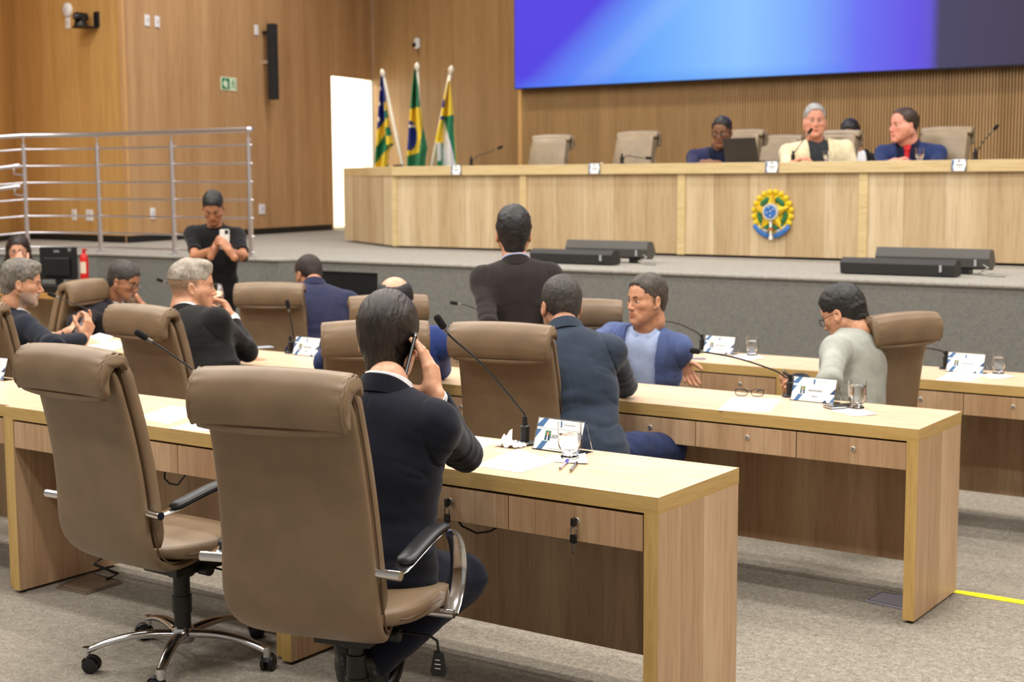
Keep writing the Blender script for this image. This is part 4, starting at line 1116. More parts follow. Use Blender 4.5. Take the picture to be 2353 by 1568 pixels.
# 1 man on the telephone (nearest)
def phone(name, label, c, H3, w=.072, l=.15, th=.009, case=(30, 28, 30), scr=(8, 8, 10), edge=None):
    """H3 columns: across, long, out of the screen back"""
    t_ = thing(name, label, 'phone', tuple(c)); M = H3.to_4x4()
    m = MB(); n = 8; poly = []
    for cx, cz, a0 in ((w/2-.010, l/2-.010, 0), (-w/2+.010, l/2-.010, 90), (-w/2+.010, -l/2+.010, 180), (w/2-.010, -l/2+.010, 270)):
        for i in range(5): a = R(a0+i*22.5); poly.append((cx+.010*math.cos(a), cz+.010*math.sin(a)))
    m.prism(poly, -th/2, th/2, 0, M @ Matrix(((1, 0, 0, 0), (0, 0, 1, 0), (0, 1, 0, 0), (0, 0, 0, 1)))); part('body', m, mat('case_'+str(case), case, .35), t_, bevel=.0015)
    m = MB(); m.prism([(x*.93, z*.965) for x, z in poly], -th/2-.0006, -th/2, 0, M @ Matrix(((1, 0, 0, 0), (0, 0, 1, 0), (0, 1, 0, 0), (0, 0, 0, 1)))); part('screen', m, mat('scr_'+str(scr), scr, .15), t_)
    m = MB(); m.prism([(x*1.012, z*1.006) for x, z in poly], -.0022, .0022, 0, M @ Matrix(((1, 0, 0, 0), (0, 0, 1, 0), (0, 1, 0, 0), (0, 0, 0, 1)))); part('metal_edge', m, edge or M_CHROME, t_)
    m = MB(); m.tbox(M @ Matrix.Translation((w*.22, l*.36, th/2+.001)), .026, .030, .0025)
    for i in range(2): m.tube([M @ Vector((w*.22, l*.36+(i-.5)*.014, th/2+.002)), M @ Vector((w*.22, l*.36+(i-.5)*.014, th/2+.0036))], .0048, 12)
    part('camera_bump', m, M_BLACK, t_)
    return t_
J = joints((890, 880, 3.10), SY(26), (862, 1290, 3.03), (893, 786, 3.20), .335, .060, -2,
           kr=(1062, 1330, 3.30), ar=(850, 1530, 2.98), kl=(960, 1330, 3.42), al=(800, 1500, 3.05))
arm(J, 'r', (1066, 1046), (1000, 915), True, False, .30, .25)
arm(J, 'l', Vector((-.5, .75, -.55)), Vector((.2, .9, 0)))
P_('man in a dark navy suit seen from behind, telephoning, nearest the camera', J,
   dict(yaw=SY(8), pitch=6, skin=SK2, hair=dict(top=.022, side=.011, back=.012, nape=-.104, freq=(230, 14, 14), amp=.0034, hairline=.078), hairmat=H_DARK, brow=(30, 24, 20), face=False,
        jm=NAVY, sm=WSH, pm=TROU, cuff=WSH, res=.005, bres=.0032, hres=.0028, hem=.16, girth=.97, wr=1.25, seed=2, shoes=(-.35, .93, 0), shoedown=(-.2, .5, -.8),
        hr=dict(d=-cr*.14+cu*.98+cf*.0, n=-cr*.90+cf*.42-cu*.10, curl=(10, 14, 20, 26), mid=(16, 24, 32, 40), tip=(14, 18, 22, 26), thumb=(.30, .25, .9), tcurl=8, spread=.35),
        hl=dict(d=Vector((.2, .9, 0)), n=Vector((0, 0, -1)))), 0)
J1 = J

phone('mobile_phone', 'black phone in a clear case pressed to the ear of the man in dark navy', on_ray(950, 832, J1['wr'], .098, False) if False else J1['wr']+cu*.108-cr*.074-cf*.006, Matrix((cf*.97-cr*.2, cu*.96+cr*.22, cr*.92-cu*.2)).transposed().to_quaternion().to_matrix(), w=.074, l=.156, th=.0095)
# 2 bearded man
J = joints((34, 712, 5.0), SY(52), (30, 905, 4.95), (50, 653, 5.02), .37, .062, 0)
arm(J, 'r', (122, 792), (192, 778), False, True); arm(J, 'l', Vector((.35, .55, -.75)), (158, 764), ef=True, wf=False)
P_('grey bearded man in a dark navy suit holding a phone, at the left edge', J,
   dict(yaw=SY(78), pitch=8, skin=SK1, beard=((188, 178, 168), 'full'), hair=dict(top=.016, side=.008, back=.010, nape=-.062, freq=(60, 60, 60), amp=.0035, quiff=1), hairmat=H_GREY, brow=(90, 78, 66), moustache=(190, 178, 166),
        jm=NAVY2, sm=WSH, res=.0065, bres=.0042, seed=5, nose=1.2,
        hr=dict(d=cr*.3+cu*.85+cf*.2, n=-cr*.6+cu*.3+cf*.5, curl=(35, 45, 50, 55)), hl=dict(d=cr*.8+cu*.35+cf*.2, n=cu*.7-cf*.3, curl=(25, 30, 35, 40))), TIER[1])
phone('mobile_phone', 'dark phone held by the bearded man at the left edge', (J['wr']+J['wl'])/2+cu*.055+cr*.02, Matrix((cf*.8+cr*.3, cr*.6+cu*.72, cu*.5-cr*.55)).transposed().to_quaternion().to_matrix())
# 3 man with glasses, hand to mouth
J = joints((256, 690, 6.28), SY(108), (255, 850, 6.25), (285, 648, 6.30), .36, .055, 6)
arm(J, 'r', (172, 742), (205, 815), False, True); arm(J, 'l', (345, 758), (328, 706), True, False)
def ex3(root, J, H, T, sp): glasses(root, J['head'], H, 1, (60, 50, 44))
P_('man with glasses and greying hair resting his chin on his hand, charcoal suit', J,
   dict(yaw=SY(108), pitch=18, skin=SK3, beard=((150, 145, 138), 'goatee'), hair=dict(top=.014, side=.006, back=.008, nape=-.06, freq=(90, 90, 90), amp=.003), hairmat=H_SALT, brow=(36, 30, 28),
        jm=CHAR, sm=WSH, vdepth=.36, vwidth=.075, res=.007, bres=.0045, seed=9,
        hl=dict(d=cu*.75-cr*.35+Vector((0, -.1, 0)), n=-cr*.7-cu*.5, curl=(60, 65, 70, 75))), TIER[2], ex3)
# 4 man drinking
J = joints((428, 716, 4.98), SY(36), (478, 900, 4.92), (442, 662, 5.05), .37, .070, -9)
arm(J, 'r', (568, 808), (534, 732), True, True, .30, .25); arm(J, 'l', Vector((-.1, .75, -.65)), (590, 818))
P_('man with silver hair in a black suit drinking from a glass, in the second row', J,
   dict(yaw=SY(74), pitch=2, skin=SK1, fat=.006, hs=1.06, sides=(150, 128, 104), hair=dict(top=.014, side=.001, back=.001, nape=.040, freq=(80, 30, 30), amp=.003, quiff=1), hairmat=H_SILV, brow=(140, 120, 100),
        jm=BLK, sm=WSH, cuff=WSH, res=.0065, bres=.0042, seed=14, girth=1.12, wr=1.2,
        hr=dict(d=cu*.72-cr*.35+cf*.05, n=-cr*.75-cu*.35, curl=(45, 50, 55, 58), mid=(55, 55, 58, 60)), hl=dict(d=cr*.9+cf*.2-cu*.1, n=-cu, curl=(10, 12, 14, 16))), TIER[1])
J4 = J
# 5 man in violet navy suit, from behind
J = joints((722, 652, 6.80), SY(-12), (722, 830, 6.66), (710, 632, 6.92), .43, .062, -6)
arm(J, 'r', (782, 742), (826, 738), True, True, .33, .28); arm(J, 'l', Vector((-.35, .4, -.8)), Vector((.2, .9, 0)))
P_('man in a violet blue suit seen from behind, leaning over the row before the stage', J,
   dict(yaw=SY(-38), pitch=22, skin=SK3, scalp=(58, 44, 38), hair=dict(top=.004, side=.003, back=.003, nape=-.055, freq=(200, 200, 200), amp=.0008), hairmat=hair_mat('hair_cropped', (34, 25, 22), (66, 50, 44), .7, (200, 200, 200)), brow=(30, 24, 22),
        jm=VIOL, sm=None, res=.007, bres=.0048, seed=21, girth=1.08, slv=.066, hr=dict(d=cr*.6+cu*.3+cf*.5, n=-cu, curl=(15, 20, 20, 20))), TIER[2])
# 6 bald man
J = joints((906, 735, 5.05), SY(6), (890, 950, 4.92), (908, 702, 5.12), .42, .06, 0)
arm(J, 'l', (745, 832), (800, 850), True, True, .33); arm(J, 'r', (1008, 848), (965, 850), True, True, .31)
P_('bald man with dark side hair in a bright blue suit, behind the man telephoning', J,
   dict(yaw=SY(4), pitch=14, skin=SK2, fat=.004, hair=dict(top=.002, side=.007, back=.008, nape=-.07, freq=(120, 60, 60), amp=.0015, bald=1), hairmat=H_BLK, brow=(40, 34, 30), face=False,
        jm=BLUE2, sm=WSH, res=.007, bres=.0045, seed=27, slv=.066), TIER[1])
# 7 standing man
J = joints((1184, 596, 6.05), SY(-4), (1197, 800, 6.05), (1180, 540, 6.09), .345, .055, -2)
arm(J, 'l', (1122, 745), (1125, 860), False); arm(J, 'r', (1272, 745), (1272, 860), False)
b = J['pelvis']; J['kl'] = b+Vector((-.12, .02, -.42)); J['kr'] = b+Vector((.06, .05, -.42)); J['al'] = Vector((J['kl'].x, 6.02, TIER[2]+.10)); J['ar'] = Vector((J['kr'].x, 6.04, TIER[2]+.10))
P_('standing man with wavy black hair in a dark brown suit seen from behind', J,
   dict(yaw=SY(-3), pitch=-3, skin=SK1, hs=1.05, hair=dict(top=.020, side=.010, back=.014, nape=-.075, freq=(45, 45, 45), amp=.006), hairmat=H_BLK, brow=(20, 18, 18), face=False,
        jm=BROWN, sm=LBL, pm=cloth('brown_trousers', (36, 32, 32)), hem=.20, res=.006, bres=.0042, seed=33, shoes=(-.57, .82, 0)), TIER[2])
# 8 man in slate suit, from behind
J = joints((1298, 752, 5.00), SY(8), (1338, 1035, 4.86), (1290, 706, 5.08), .34, .062, -9)
arm(J, 'r', (1440, 884), (1388, 908), True, True, .31, .25); arm(J, 'l', Vector((-.1, .8, -.6)), (1345, 905))
b = J['pelvis']; J['kr'] = b+Vector((.16, .42, -.04)); J['ar'] = J['kr']+Vector((0, -.02, -.42)); J['kl'] = b+Vector((-.10, .42, -.04))
P_('man in a slate blue suit seen from behind, right forearm on the second row desk', J,
   dict(yaw=SY(-16), pitch=6, skin=SK1, sides=(46, 42, 38), hair=dict(top=.009, side=.004, back=.004, nape=-.055, freq=(130, 130, 130), amp=.0022), hairmat=H_SALT, brow=(40, 34, 30), face=False,
        jm=SLATE, sm=None, pm=cloth('blue_trousers', (30, 42, 78)), hem=.16, res=.0055, bres=.0042, seed=39, wr=1.4, girth=.95, hr=dict(d=-cr*.8+cf*.4, n=-cu, curl=(15, 18, 20, 22))), TIER[1])
# 9 man in blue blazer
J = joints((1484, 750, 6.30), SY(202), (1484, 960, 6.42), (1486, 692, 6.28), .355, .045, 4)
arm(J, 'r', (1352, 790), (1330, 850), False, False); arm(J, 'l', (1562, 815), (1563, 826), True, True, .26, .25)
b = J['pelvis']; J['kl'] = b+Vector((.28, .25, -.02)); J['kr'] = b+Vector((.05, -.42, 0.02))
P_('man in a blue blazer over a pale blue open shirt, turned round and looking left', J,
   dict(yaw=SY(238), pitch=2, skin=SK1, sides=(104, 92, 80), hair=dict(top=.012, side=.003, back=.006, nape=-.055, freq=(120, 50, 50), amp=.0025, hairline=.092), hairmat=hair_mat('hair_brown_grey', (50, 42, 36), (104, 94, 84), .6), brow=(58, 44, 36), gaze=1,
        jm=BLUEJ, sm=LBL, vdepth=.60, vwidth=.085, vbottom=.07, res=.0055, bres=.0036, hres=.003, seed=44, pm=NAVY2,
        hl=dict(d=-cu*.75+cr*.35, n=-cf*.8, curl=(22, 26, 30, 34))), TIER[2])
# 10 man in light grey suit
J = joints((1966, 776, 6.34), SY(-50), (1952, 955, 6.24), (1938, 722, 6.34), .36, .055, 0)
arm(J, 'l', (1908, 875), (1866, 898), False, True); arm(J, 'r', Vector((-.3, .3, -.9)), (1862, 885))
b = J['pelvis']; J['kl'] = atY(1836, 905, 6.30); J['kr'] = atY(1838, 893, 6.60); J['al'] = J['kl']+Vector((.04, 0, -.42)); J['ar'] = J['kr']+Vector((.04, 0, -.42))
def ex10(root, J, H, T, sp): glasses(root, J['head'], H, 1, (18, 18, 22))
P_('man with glasses and black hair in a light grey suit, looking down at a phone', J,
   dict(yaw=SY(-52), pitch=28, skin=SK1, hair=dict(top=.014, side=.007, back=.008, nape=-.062, freq=(70, 70, 70), amp=.0035, hairline=.088), hairmat=H_BLK, brow=(20, 18, 18),
        jm=GREYJ, sm=LBL, pm=TROU, res=.006, bres=.0042, seed=50, hl=dict(d=-cr*.9-cu*.1, n=cu*.6-cf*.5, curl=(35, 40, 45, 45)), hr=dict(d=-cr*.8-cu*.1, n=cu*.8, curl=(30, 35, 40, 40))), TIER[2], ex10)
phone('mobile_phone', 'grey screened phone on the lap of the man in the light grey suit', J['wl']-cr*.07+cu*.045, Matrix((cf*.6+cr*.5, -cr*.6+cu*.45, cu*.8+cr*.3)).transposed().to_quaternion().to_matrix(), scr=(120, 124, 134))
# 11 man in black t-shirt
fy = 7.95
J = joints((493, 517, fy), SY(184), (496, 668, fy+.05), (490, 477, fy-.06), .35, .045, 0)
arm(J, 'r', (448, 590), (492, 574), False, False, .28, .24); arm(J, 'l', (560, 590), (528, 578), False, False, .28, .24)
b = J['pelvis']; J['kl'] = b+Vector((.08, -.04, -.42)); J['kr'] = b+Vector((-.10, .0, -.42)); J['al'] = Vector((J['kl'].x, J['kl'].y, TIER[3]+.1)); J['ar'] = Vector((J['kr'].x, J['kr'].y, TIER[3]+.1))
P_('man in a black T-shirt standing before the stage, looking down at a white phone', J,
   dict(yaw=SY(176), pitch=38, skin=SK3, hs=.98, sides=(30, 26, 24), hair=dict(top=.012, side=.003, back=.004, nape=-.05, freq=(120, 120, 120), amp=.002, hairline=.088), hairmat=H_BLK, brow=(20, 18, 18),
        top='tee', short=True, jm=TEE, pm=cloth('black_trousers', (14, 14, 16)), hem=.16, res=.008, bres=.005, seed=55, ua=.046, shoes=(.57, -.82, 0), slv=.062,
        hr=dict(d=cr*.35+cu*.75, n=cf*.3+cr*.4, curl=(30, 35, 40, 45)), hl=dict(d=-cr*.45+cu*.6, n=cf*.3-cr*.4, curl=(35, 40, 45, 50))), TIER[3])
phone('mobile_phone', 'white cased phone held up by the man in the black T-shirt', (J['wr']+J['wl'])/2+cu*.085+cr*.02, Matrix((cr, cu, -cf)).transposed().to_quaternion().to_matrix(), case=(214, 210, 202), scr=(20, 20, 22), edge=mat('edge_white', (220, 216, 208), .4))
# 12 woman at the left edge
fy = 7.95
J = joints((38, 610, fy), SY(165), (34, 720, fy), (42, 577, fy-.02), .31, .045, 0)
arm(J, 'l', (88, 672), (55, 612), False, False, .27, .24); arm(J, 'r', Vector((-.1, -.1, -1)))
def ex12(root, J, H, T, sp): glasses(root, J['head'], H, .95, (60, 30, 60))
P_('woman with long dark curly hair and glasses, hand over her mouth, behind the computer', J,
   dict(yaw=SY(168), pitch=8, hs=.97, skin=SK5, hair=dict(top=.018, side=.02, back=.02, nape=-.21, freq=(40, 40, 20), amp=.006, hairline=.080, late=[(-.085, -.01, -.06, .030, .05, .12), (.085, -.01, -.06, .030, .05, .12), (0, -.07, -.09, .08, .05, .13), (.105, .0, -.15, .040, .05, .08), (-.105, .0, -.15, .040, .05, .08)]), hairmat=hair_mat('hair_long_dark', (22, 15, 13), (58, 42, 36), .5, (60, 60, 60)), brow=(36, 26, 24),
        jm=BLK, top='tee', res=.008, bres=.0055, seed=60, hl=dict(d=cu*.8-cr*.5-cf*.1, n=cf*.9, curl=(30, 35, 40, 45))), TIER[3], ex12)
# 13 to 16 at the presiding bench
fy = 11.72
J = joints((1652, 338, fy), SY(196), (1648, 480, fy+.1), (1659, 305, fy-.05), .44, .055, 0); arm(J, 'r', (1588, 392), (1630, 374), False, False, .30, .26); arm(J, 'l', Vector((.4, -.3, -.8)))
def ex13(root, J, H, T, sp): glasses(root, J['head'], H, 1, (70, 66, 66))
P_('man with glasses in a navy suit behind the open laptop at the presiding bench', J,
   dict(yaw=SY(205), pitch=12, skin=SK4, hs=1.05, sides=(26, 23, 24), hair=dict(top=.012, side=.004, back=.004, nape=-.05, freq=(120, 120, 120), amp=.0015, hairline=.094), hairmat=H_BLK, brow=(24, 20, 20),
        jm=cloth('navy_blazer', (38, 40, 74)), sm=NAVYSH, vdepth=.45, vwidth=.08, res=.008, bres=.005, seed=66, hr=dict(d=cr*.9+cu*.05, n=-cu, curl=(40, 45, 50, 50))), ZS, ex13)
J = joints((1876, 320, fy), SY(180), (1878, 480, fy+.1), (1872, 280, fy-.05), .50, .055, 0); arm(J, 'r', (1802, 400), (1818, 378), False, False); arm(J, 'l', Vector((.5, -.2, -.9)))
P_('white haired man in a cream jacket and dark shirt speaking at the presiding bench', J,
   dict(yaw=SY(186), pitch=2, skin=(222, 160, 136), fat=.008, hs=1.12, sides=(170, 166, 164), hair=dict(top=.012, side=.005, back=.006, nape=-.05, freq=(90, 60, 60), amp=.002, hairline=.098), hairmat=H_WHT, brow=(120, 104, 96),
        jm=CREAM, sm=DKB, vdepth=.55, vwidth=.085, vbottom=.06, girth=1.15, res=.008, bres=.005, seed=70, hr=dict(d=cr*.5+cu*.3-cf*.2, n=-cu, curl=(25, 30, 30, 35))), ZS)
J = joints((2092, 326, fy), SY(212), (2094, 480, fy+.1), (2076, 290, fy-.05), .47, .055, 0); arm(J, 'r', (2025, 392), (2055, 372), False, False); arm(J, 'l', (2148, 396), (2085, 376), False, False)
P_('brown haired man with a red tie looking left at the presiding bench', J,
   dict(yaw=SY(248), pitch=2, skin=(228, 162, 140), fat=.012, hs=1.13, hair=dict(top=.006, side=.006, back=.007, nape=-.055, freq=(100, 60, 60), amp=.0015, hairline=.100, facedepth=-.015), hairmat=H_BRN, brow=(90, 66, 54),
        jm=cloth('navy_suit_blue', (34, 48, 92)), sm=NAVYSH, tie=REDT, vdepth=.42, vwidth=.10, girth=1.15, res=.008, bres=.005, seed=75,
        hr=dict(d=cr*.6+cu*.2, n=-cu, curl=(40, 45, 45, 45)), hl=dict(d=-cr*.7+cu*.15, n=-cu, curl=(35, 40, 40, 40))), ZS)
fy = 12.75
J = joints((1966, 352, fy), SY(170), (1972, 450, fy), (1953, 312, fy-.05), .36, .05, 0); arm(J, 'l', Vector((.2, -.2, -1))); arm(J, 'r', Vector((-.2, -.2, -1)))
b = J['pelvis']; J['kl'] = b+Vector((.1, -.4, 0)); J['kr'] = b+Vector((-.1, -.4, 0)); J['al'] = Vector((J['kl'].x, J['kl'].y, ZS+.1)); J['ar'] = Vector((J['kr'].x, J['kr'].y, ZS+.1))
P_('dark haired man in black half hidden behind the chair of the man in cream', J,
   dict(yaw=SY(200), pitch=12, skin=SK3, hs=1.05, hair=dict(top=.018, side=.007, back=.008, nape=-.055, freq=(70, 70, 70), amp=.003, hairline=.078), hairmat=H_BLK, brow=(20, 18, 18),
        jm=BLK, sm=WSH, pm=cloth('black_trousers', (14, 14, 16)), shoes=(.57, -.82, 0), vdepth=.3, vwidth=.07, res=.009, bres=.006, seed=80), ZS)
# ------------------------------------------------------------------ things on the desks
M_GLASS = mat('clear_glass', (255, 255, 255), .0, trans=1, ior=1.45); M_ACRYL = mat('clear_acrylic', (250, 252, 255), .03, trans=1, ior=1.2)
M_WATER = mat('water', (250, 252, 255), .0, trans=1, ior=1.33); M_MIC = mat('mic_black', (20, 20, 21), .45); M_FOAM = mat('mic_foam', (16, 16, 17), .95)
M_BLUEP = mat('plaque_blue', (70, 112, 160), .6); M_DBLUE = mat('plaque_dark_blue', (40, 66, 108), .6); M_INK = mat('ink', (70, 72, 78), .7)
def mic(label, base, pts, z0, big=1.0, group=None, capsule=None):
    """base in world, pts: world points of the gooseneck up to the head's end"""
    t_ = thing('gooseneck_microphone', label, 'microphone', tuple(base), 0, 'gooseneck microphones'); b = Vector(base); g = big
    m = MB(); m.lathe([(.0001, 0), (.034*g, 0), (.034*g, .006), (.022*g, .012), (.0001, .012)], 24); m.lathe([(.0001, .01), (.0145*g, .01), (.0155*g, .045), (.0165*g, .062), (.010*g, .066), (.0078*g, .095), (.0001, .095)], 20)
    part('base', m, M_MIC, t_, smooth=R(30))
    P = [b+Vector((0, 0, .09))]+[Vector(p) for p in pts]
    # catmull-rom resample
    Q = []
    for i in range(len(P)-1):
        p0, p1, p2, p3 = P[max(i-1, 0)], P[i], P[i+1], P[min(i+2, len(P)-1)]
        for k in range(8):
            u_ = k/8; Q.append(.5*((2*p1)+(p2-p0)*u_+(2*p0-5*p1+4*p2-p3)*u_**2+(3*p1-p0-3*p2+p3)*u_**3))
    Q.append(P[-1]); Q = [q-b for q in Q]
    m = MB(); m.tube(Q, .0037*g, 10); part('gooseneck', m, M_MIC, t_, smooth=True)
    d = (Q[-1]-Q[-3]).normalized(); e = Q[-1]
    m = MB(); m.tube([e-d*.008, e+d*.0, e+d*.016], .0065*g, 14); part('head_collar', m, mat('mic_collar', (120, 118, 112), .35, .6), t_, smooth=R(30))
    m = MB(); rr = [.0085, .0115, .0122, .0122, .0122, .0115, .0085, .003]; oo = [.012, .016, .024, .036, .048, .056, .061, .063]
    m.tube([e+d*o_*g for o_ in oo], [x*g for x in rr], 18); part('foam_windscreen', m, M_FOAM, t_, smooth=True)
    return t_
def plaque(label, c, rz, w=.20, h=.105, name=None, sub=None, group=None, tilt=18, style=0, cat='name plate'):
    """tent shaped acrylic name holder: face towards local -Y"""
    t_ = thing('name_plaque', label, cat, tuple(c), rz, 'tent shaped name plaques on the desks'); a = R(tilt); dy = h*math.sin(a); dz = h*math.cos(a)
    M = Matrix.Translation((0, -dy, 0)) @ Matrix.Rotation(R(90)-a, 4, 'X')        # face plane: x across, y up the slope, z out
    m = MB(); m.tbox(M @ Matrix.Translation((0, h/2, -.0012)), w, h, .0024); m.tbox(Matrix.Translation((0, dy, 0)) @ Matrix.Rotation(R(90)+a, 4, 'X') @ Matrix.Translation((0, h/2, .0012)), w, h, .0024)
    m.box(-w/2, w/2, -dy, dy, 0, .002); part('acrylic_holder', m, M_ACRYL, t_)
    m = MB(); m.tbox(M @ Matrix.Translation((0, h/2, .0006)), w*.95, h*.93, .0008); card = part('printed_card', m, mat('card_white', (248, 249, 250), .7), t_)
    m = MB(); W_, Hh = w*.475, h*.93
    def pl(poly, mi, z=.0012):
        vs = [M @ Vector((x, y+h*.035, z)) for x, y in poly]+[M @ Vector((x, y+h*.035, z-.0003)) for x, y in poly]; n_ = len(poly)
        m.add(vs, [tuple(range(n_)), tuple(range(2*n_-1, n_-1, -1))]+[(i, i+n_, (i+1) % n_+n_, (i+1) % n_) for i in range(n_)], mi)
    pl([(-W_, Hh*.72), (-W_+.022, Hh*.72), (-W_+.040, Hh), (-W_+.020, Hh), (-W_, Hh*.80)], 0)
    pl([(-W_, Hh*.34), (-W_, Hh*.64), (-W_+.020, Hh*.64)], 0)
    pl([(-W_+.012, 0), (-W_+.034, 0), (-W_+.052, Hh*.28), (-W_+.030, Hh*.28)], 0)
    pl([(W_, Hh*.02), (W_, Hh*.30), (W_-.020, Hh*.02)], 0); pl([(W_-.024, Hh*.36), (W_, Hh*.62), (W_, Hh*.36)], 1)
    pl([(W_-.052, 0), (W_-.036, Hh*.12), (W_-.030, 0)], 1)
    pl([(-W_, Hh*.675), (W_*.9, Hh*.675), (W_*.9, Hh*.69), (-W_, Hh*.69)], 2); pl([(-.03, Hh*.045), (W_-.06, Hh*.045), (W_-.06, Hh*.06), (-.03, Hh*.06)], 2)
    part('stripes', m, [M_BLUEP, M_DBLUE, mat('card_line', (150, 168, 150), .7)], card)
    # photo of the member
    m = MB(); px_ = -W_+.036
    pl([(px_, Hh*.30), (px_+.023, Hh*.30), (px_+.023, Hh*.62), (px_, Hh*.62)], 0, .0013)
    pl([(px_+.001, Hh*.31), (px_+.022, Hh*.31), (px_+.019, Hh*.46), (px_+.004, Hh*.46)], 1, .0016); pl([(px_+.009, Hh*.31), (px_+.014, Hh*.31), (px_+.013, Hh*.46), (px_+.010, Hh*.46)], 2, .0019)
    pl([(px_+.0115+.0042*math.cos(q), Hh*.51+.0062*math.sin(q)) for q in np.linspace(0, 2*PI, 13)[:-1]], 3, .0019)
    part('portrait', m, [mat('portrait_green', (96, 134, 104), .7), mat('portrait_suit', (44, 72, 116), .7), M_PAPER, mat('portrait_skin', (206, 150, 116), .7)], card)
    # crest
    m = MB(); pl([(-.006, Hh*.78), (.002, Hh*.78), (.003, Hh*.90), (-.002, Hh*.95), (-.007, Hh*.90)], 0, .0014); pl([(-.009, Hh*.75), (.005, Hh*.75), (.004, Hh*.775), (-.008, Hh*.775)], 1, .0014)
    pl([(-.005, Hh*.93), (.001, Hh*.93), (.0, Hh*.965), (-.004, Hh*.965)], 1, .0014); part('crest', m, [M_BLUEP, M_DBLUE], card)
    m = MB()
    def txt(tx, size, x, y, bold=False, sx_=.66):
        vs, fs = text_mesh(tx, size, .0002, bold); m.add([M @ Vector((v[0]*sx_+x, v[1]+y+h*.035, .0013)) for v in vs], fs)
    if name: txt(name, .0155, -.008, Hh*.44, True)
    if sub: txt(sub, .009, .026, Hh*.20, True)
    if not name:
        for i in range(9): pl([(-.022+i*.007, Hh*.42), (-.0175+i*.007, Hh*.42), (-.0175+i*.007, Hh*.50), (-.022+i*.007, Hh*.50)], 0, .0013)
        for i in range(4): pl([(-.006+i*.007, Hh*.19), (-.0015+i*.007, Hh*.19), (-.0015+i*.007, Hh*.25), (-.006+i*.007, Hh*.25)], 0, .0013)
    for i in range(12): pl([(.010+i*.0042, Hh*.835), (.0125+i*.0042, Hh*.835), (.0125+i*.0042, Hh*.86), (.010+i*.0042, Hh*.86)], 0, .0013)
    part('lettering', m, M_INK, card)
    return t_
def tumbler(label, c, group=None, s=1.0, fill=.55):
    t_ = thing('water_glass', label, 'glass', tuple(c), 0, 'water glasses'); H_ = .113*s
    o = [(.0001, .0), (.029*s, .0), (.030*s, .004), (.023*s, .009), (.022*s, .013), (.030*s, .024), (.0365*s, .038), (.0375*s, .06), (.0368*s, H_)]
    i = [(.0355*s, H_), (.0360*s, .06), (.0345*s, .040), (.026*s, .028), (.0001, .025)]
    m = MB(); m.lathe(o+i, 40, cap=False); part('glass_body', m, M_GLASS, t_, smooth=R(40))
    wz = .031+(H_-.031)*fill; m = MB(); m.lathe([(.0001, .0255), (.0258*s, .0285), (.0343*s, .0405), (.0358*s, min(.06, wz)), (.0357*s, wz), (.0001, wz)], 40); part('water', m, M_WATER, t_, smooth=R(40))
    return t_
def sheet(name, label, quad, z, cat='paper', m_=None, group=None, curl=0, lift=.0012):
    """quad: photo pixels of the four corners on the surface at height z"""
    P = [atZ(x, y, z) for x, y in quad]; c = sum(P, Vector())/4; t_ = None; N_ = 10; m = MB(); top = []; bot = []
    for i in range(N_+1):
        for j in range(N_+1):
            u_, v_ = i/N_, j/N_; p = P[0].lerp(P[1], u_).lerp(P[3].lerp(P[2], u_), v_)-c; e = max(0, abs(u_-.5)*2-.6)/.4; w_ = max(0, abs(v_-.5)*2-.6)/.4
            hh = lift+curl*(e*e*.5+w_*w_*.5)*(1 if u_ > .5 else .3); top.append((p.x, p.y, hh)); bot.append((p.x, p.y, hh-.0006))
    n_ = N_+1; fs = []; K = n_*n_
    for i in range(N_):
        for j in range(N_): a = i*n_+j; fs += [(a, a+n_, a+n_+1, a+1), (a+K, a+K+1, a+K+n_+1, a+K+n_)]
    rim = [i*n_ for i in range(n_)]+[N_*n_+j for j in range(1, n_)]+[i*n_+N_ for i in range(N_-1, -1, -1)]+[j for j in range(N_-1, 0, -1)]
    fs += [(rim[i], rim[(i+1) % len(rim)], rim[(i+1) % len(rim)]+K, rim[i]+K) for i in range(len(rim))]
    m.add(top+bot, fs); o = link(name, m.mesh(name, m_ or M_PAPER, True), None, (c.x, c.y, z)); return tag(o, label, cat, {'paper': 'sheets of paper on the desks', 'napkin': 'napkins under the glasses'}[cat])
Z1, Z2, Z3 = .75, .69, .63
# nearest row
b1 = atZ(1206, 1022, Z1); mY = b1.y
mic('large gooseneck microphone rising beside the plaque on the nearest desk', b1, [atY(1203, 950, mY-.012), atY(1180, 921, mY-.03), atY(1110, 840, mY-.11), atY(1040, 778, mY-.19), atY(1026, 762, mY-.205)], Z1, 1.02)
pc = atZ(1282, 1040, Z1); plaque('acrylic name plaque lettered GLEISON on the nearest desk, half behind a water glass', (pc.x-.006, pc.y+.035, Z1), R(-3), .190, .110, 'GLEISON FLA', None, tilt=20)
g1 = atZ(1309, 1054, Z1); tumbler('water glass standing before the nearest plaque, beside two pens', (g1.x, g1.y, Z1+.004), s=1.0, fill=.52)
sheet('paper_napkin', 'white paper napkin under the water glass on the nearest desk', [(1250, 1047), (1345, 1046), (1352, 1069), (1262, 1062)], Z1, 'napkin', curl=.006)
sheet('paper_sheet', 'blank white sheet of paper beside the elbow of the man telephoning', [(1090, 1072), (1188, 1032), (1278, 1062), (1198, 1088)], Z1)
sheet('paper_sheet', 'sheet of paper mostly hidden behind the arm of the man telephoning', [(1070, 1020), (1090, 1003), (1145, 1014), (1092, 1040)], Z1)
sheet('paper_sheet', 'white sheet lying left of the nearest chair back, the larger of two', [(315, 960), (392, 934), (478, 943), (385, 976)], Z1)
sheet('paper_sheet', 'white sheet partly hidden behind the left edge of the nearest chair', [(388, 986), (470, 962), (560, 975), (474, 993)], Z1)
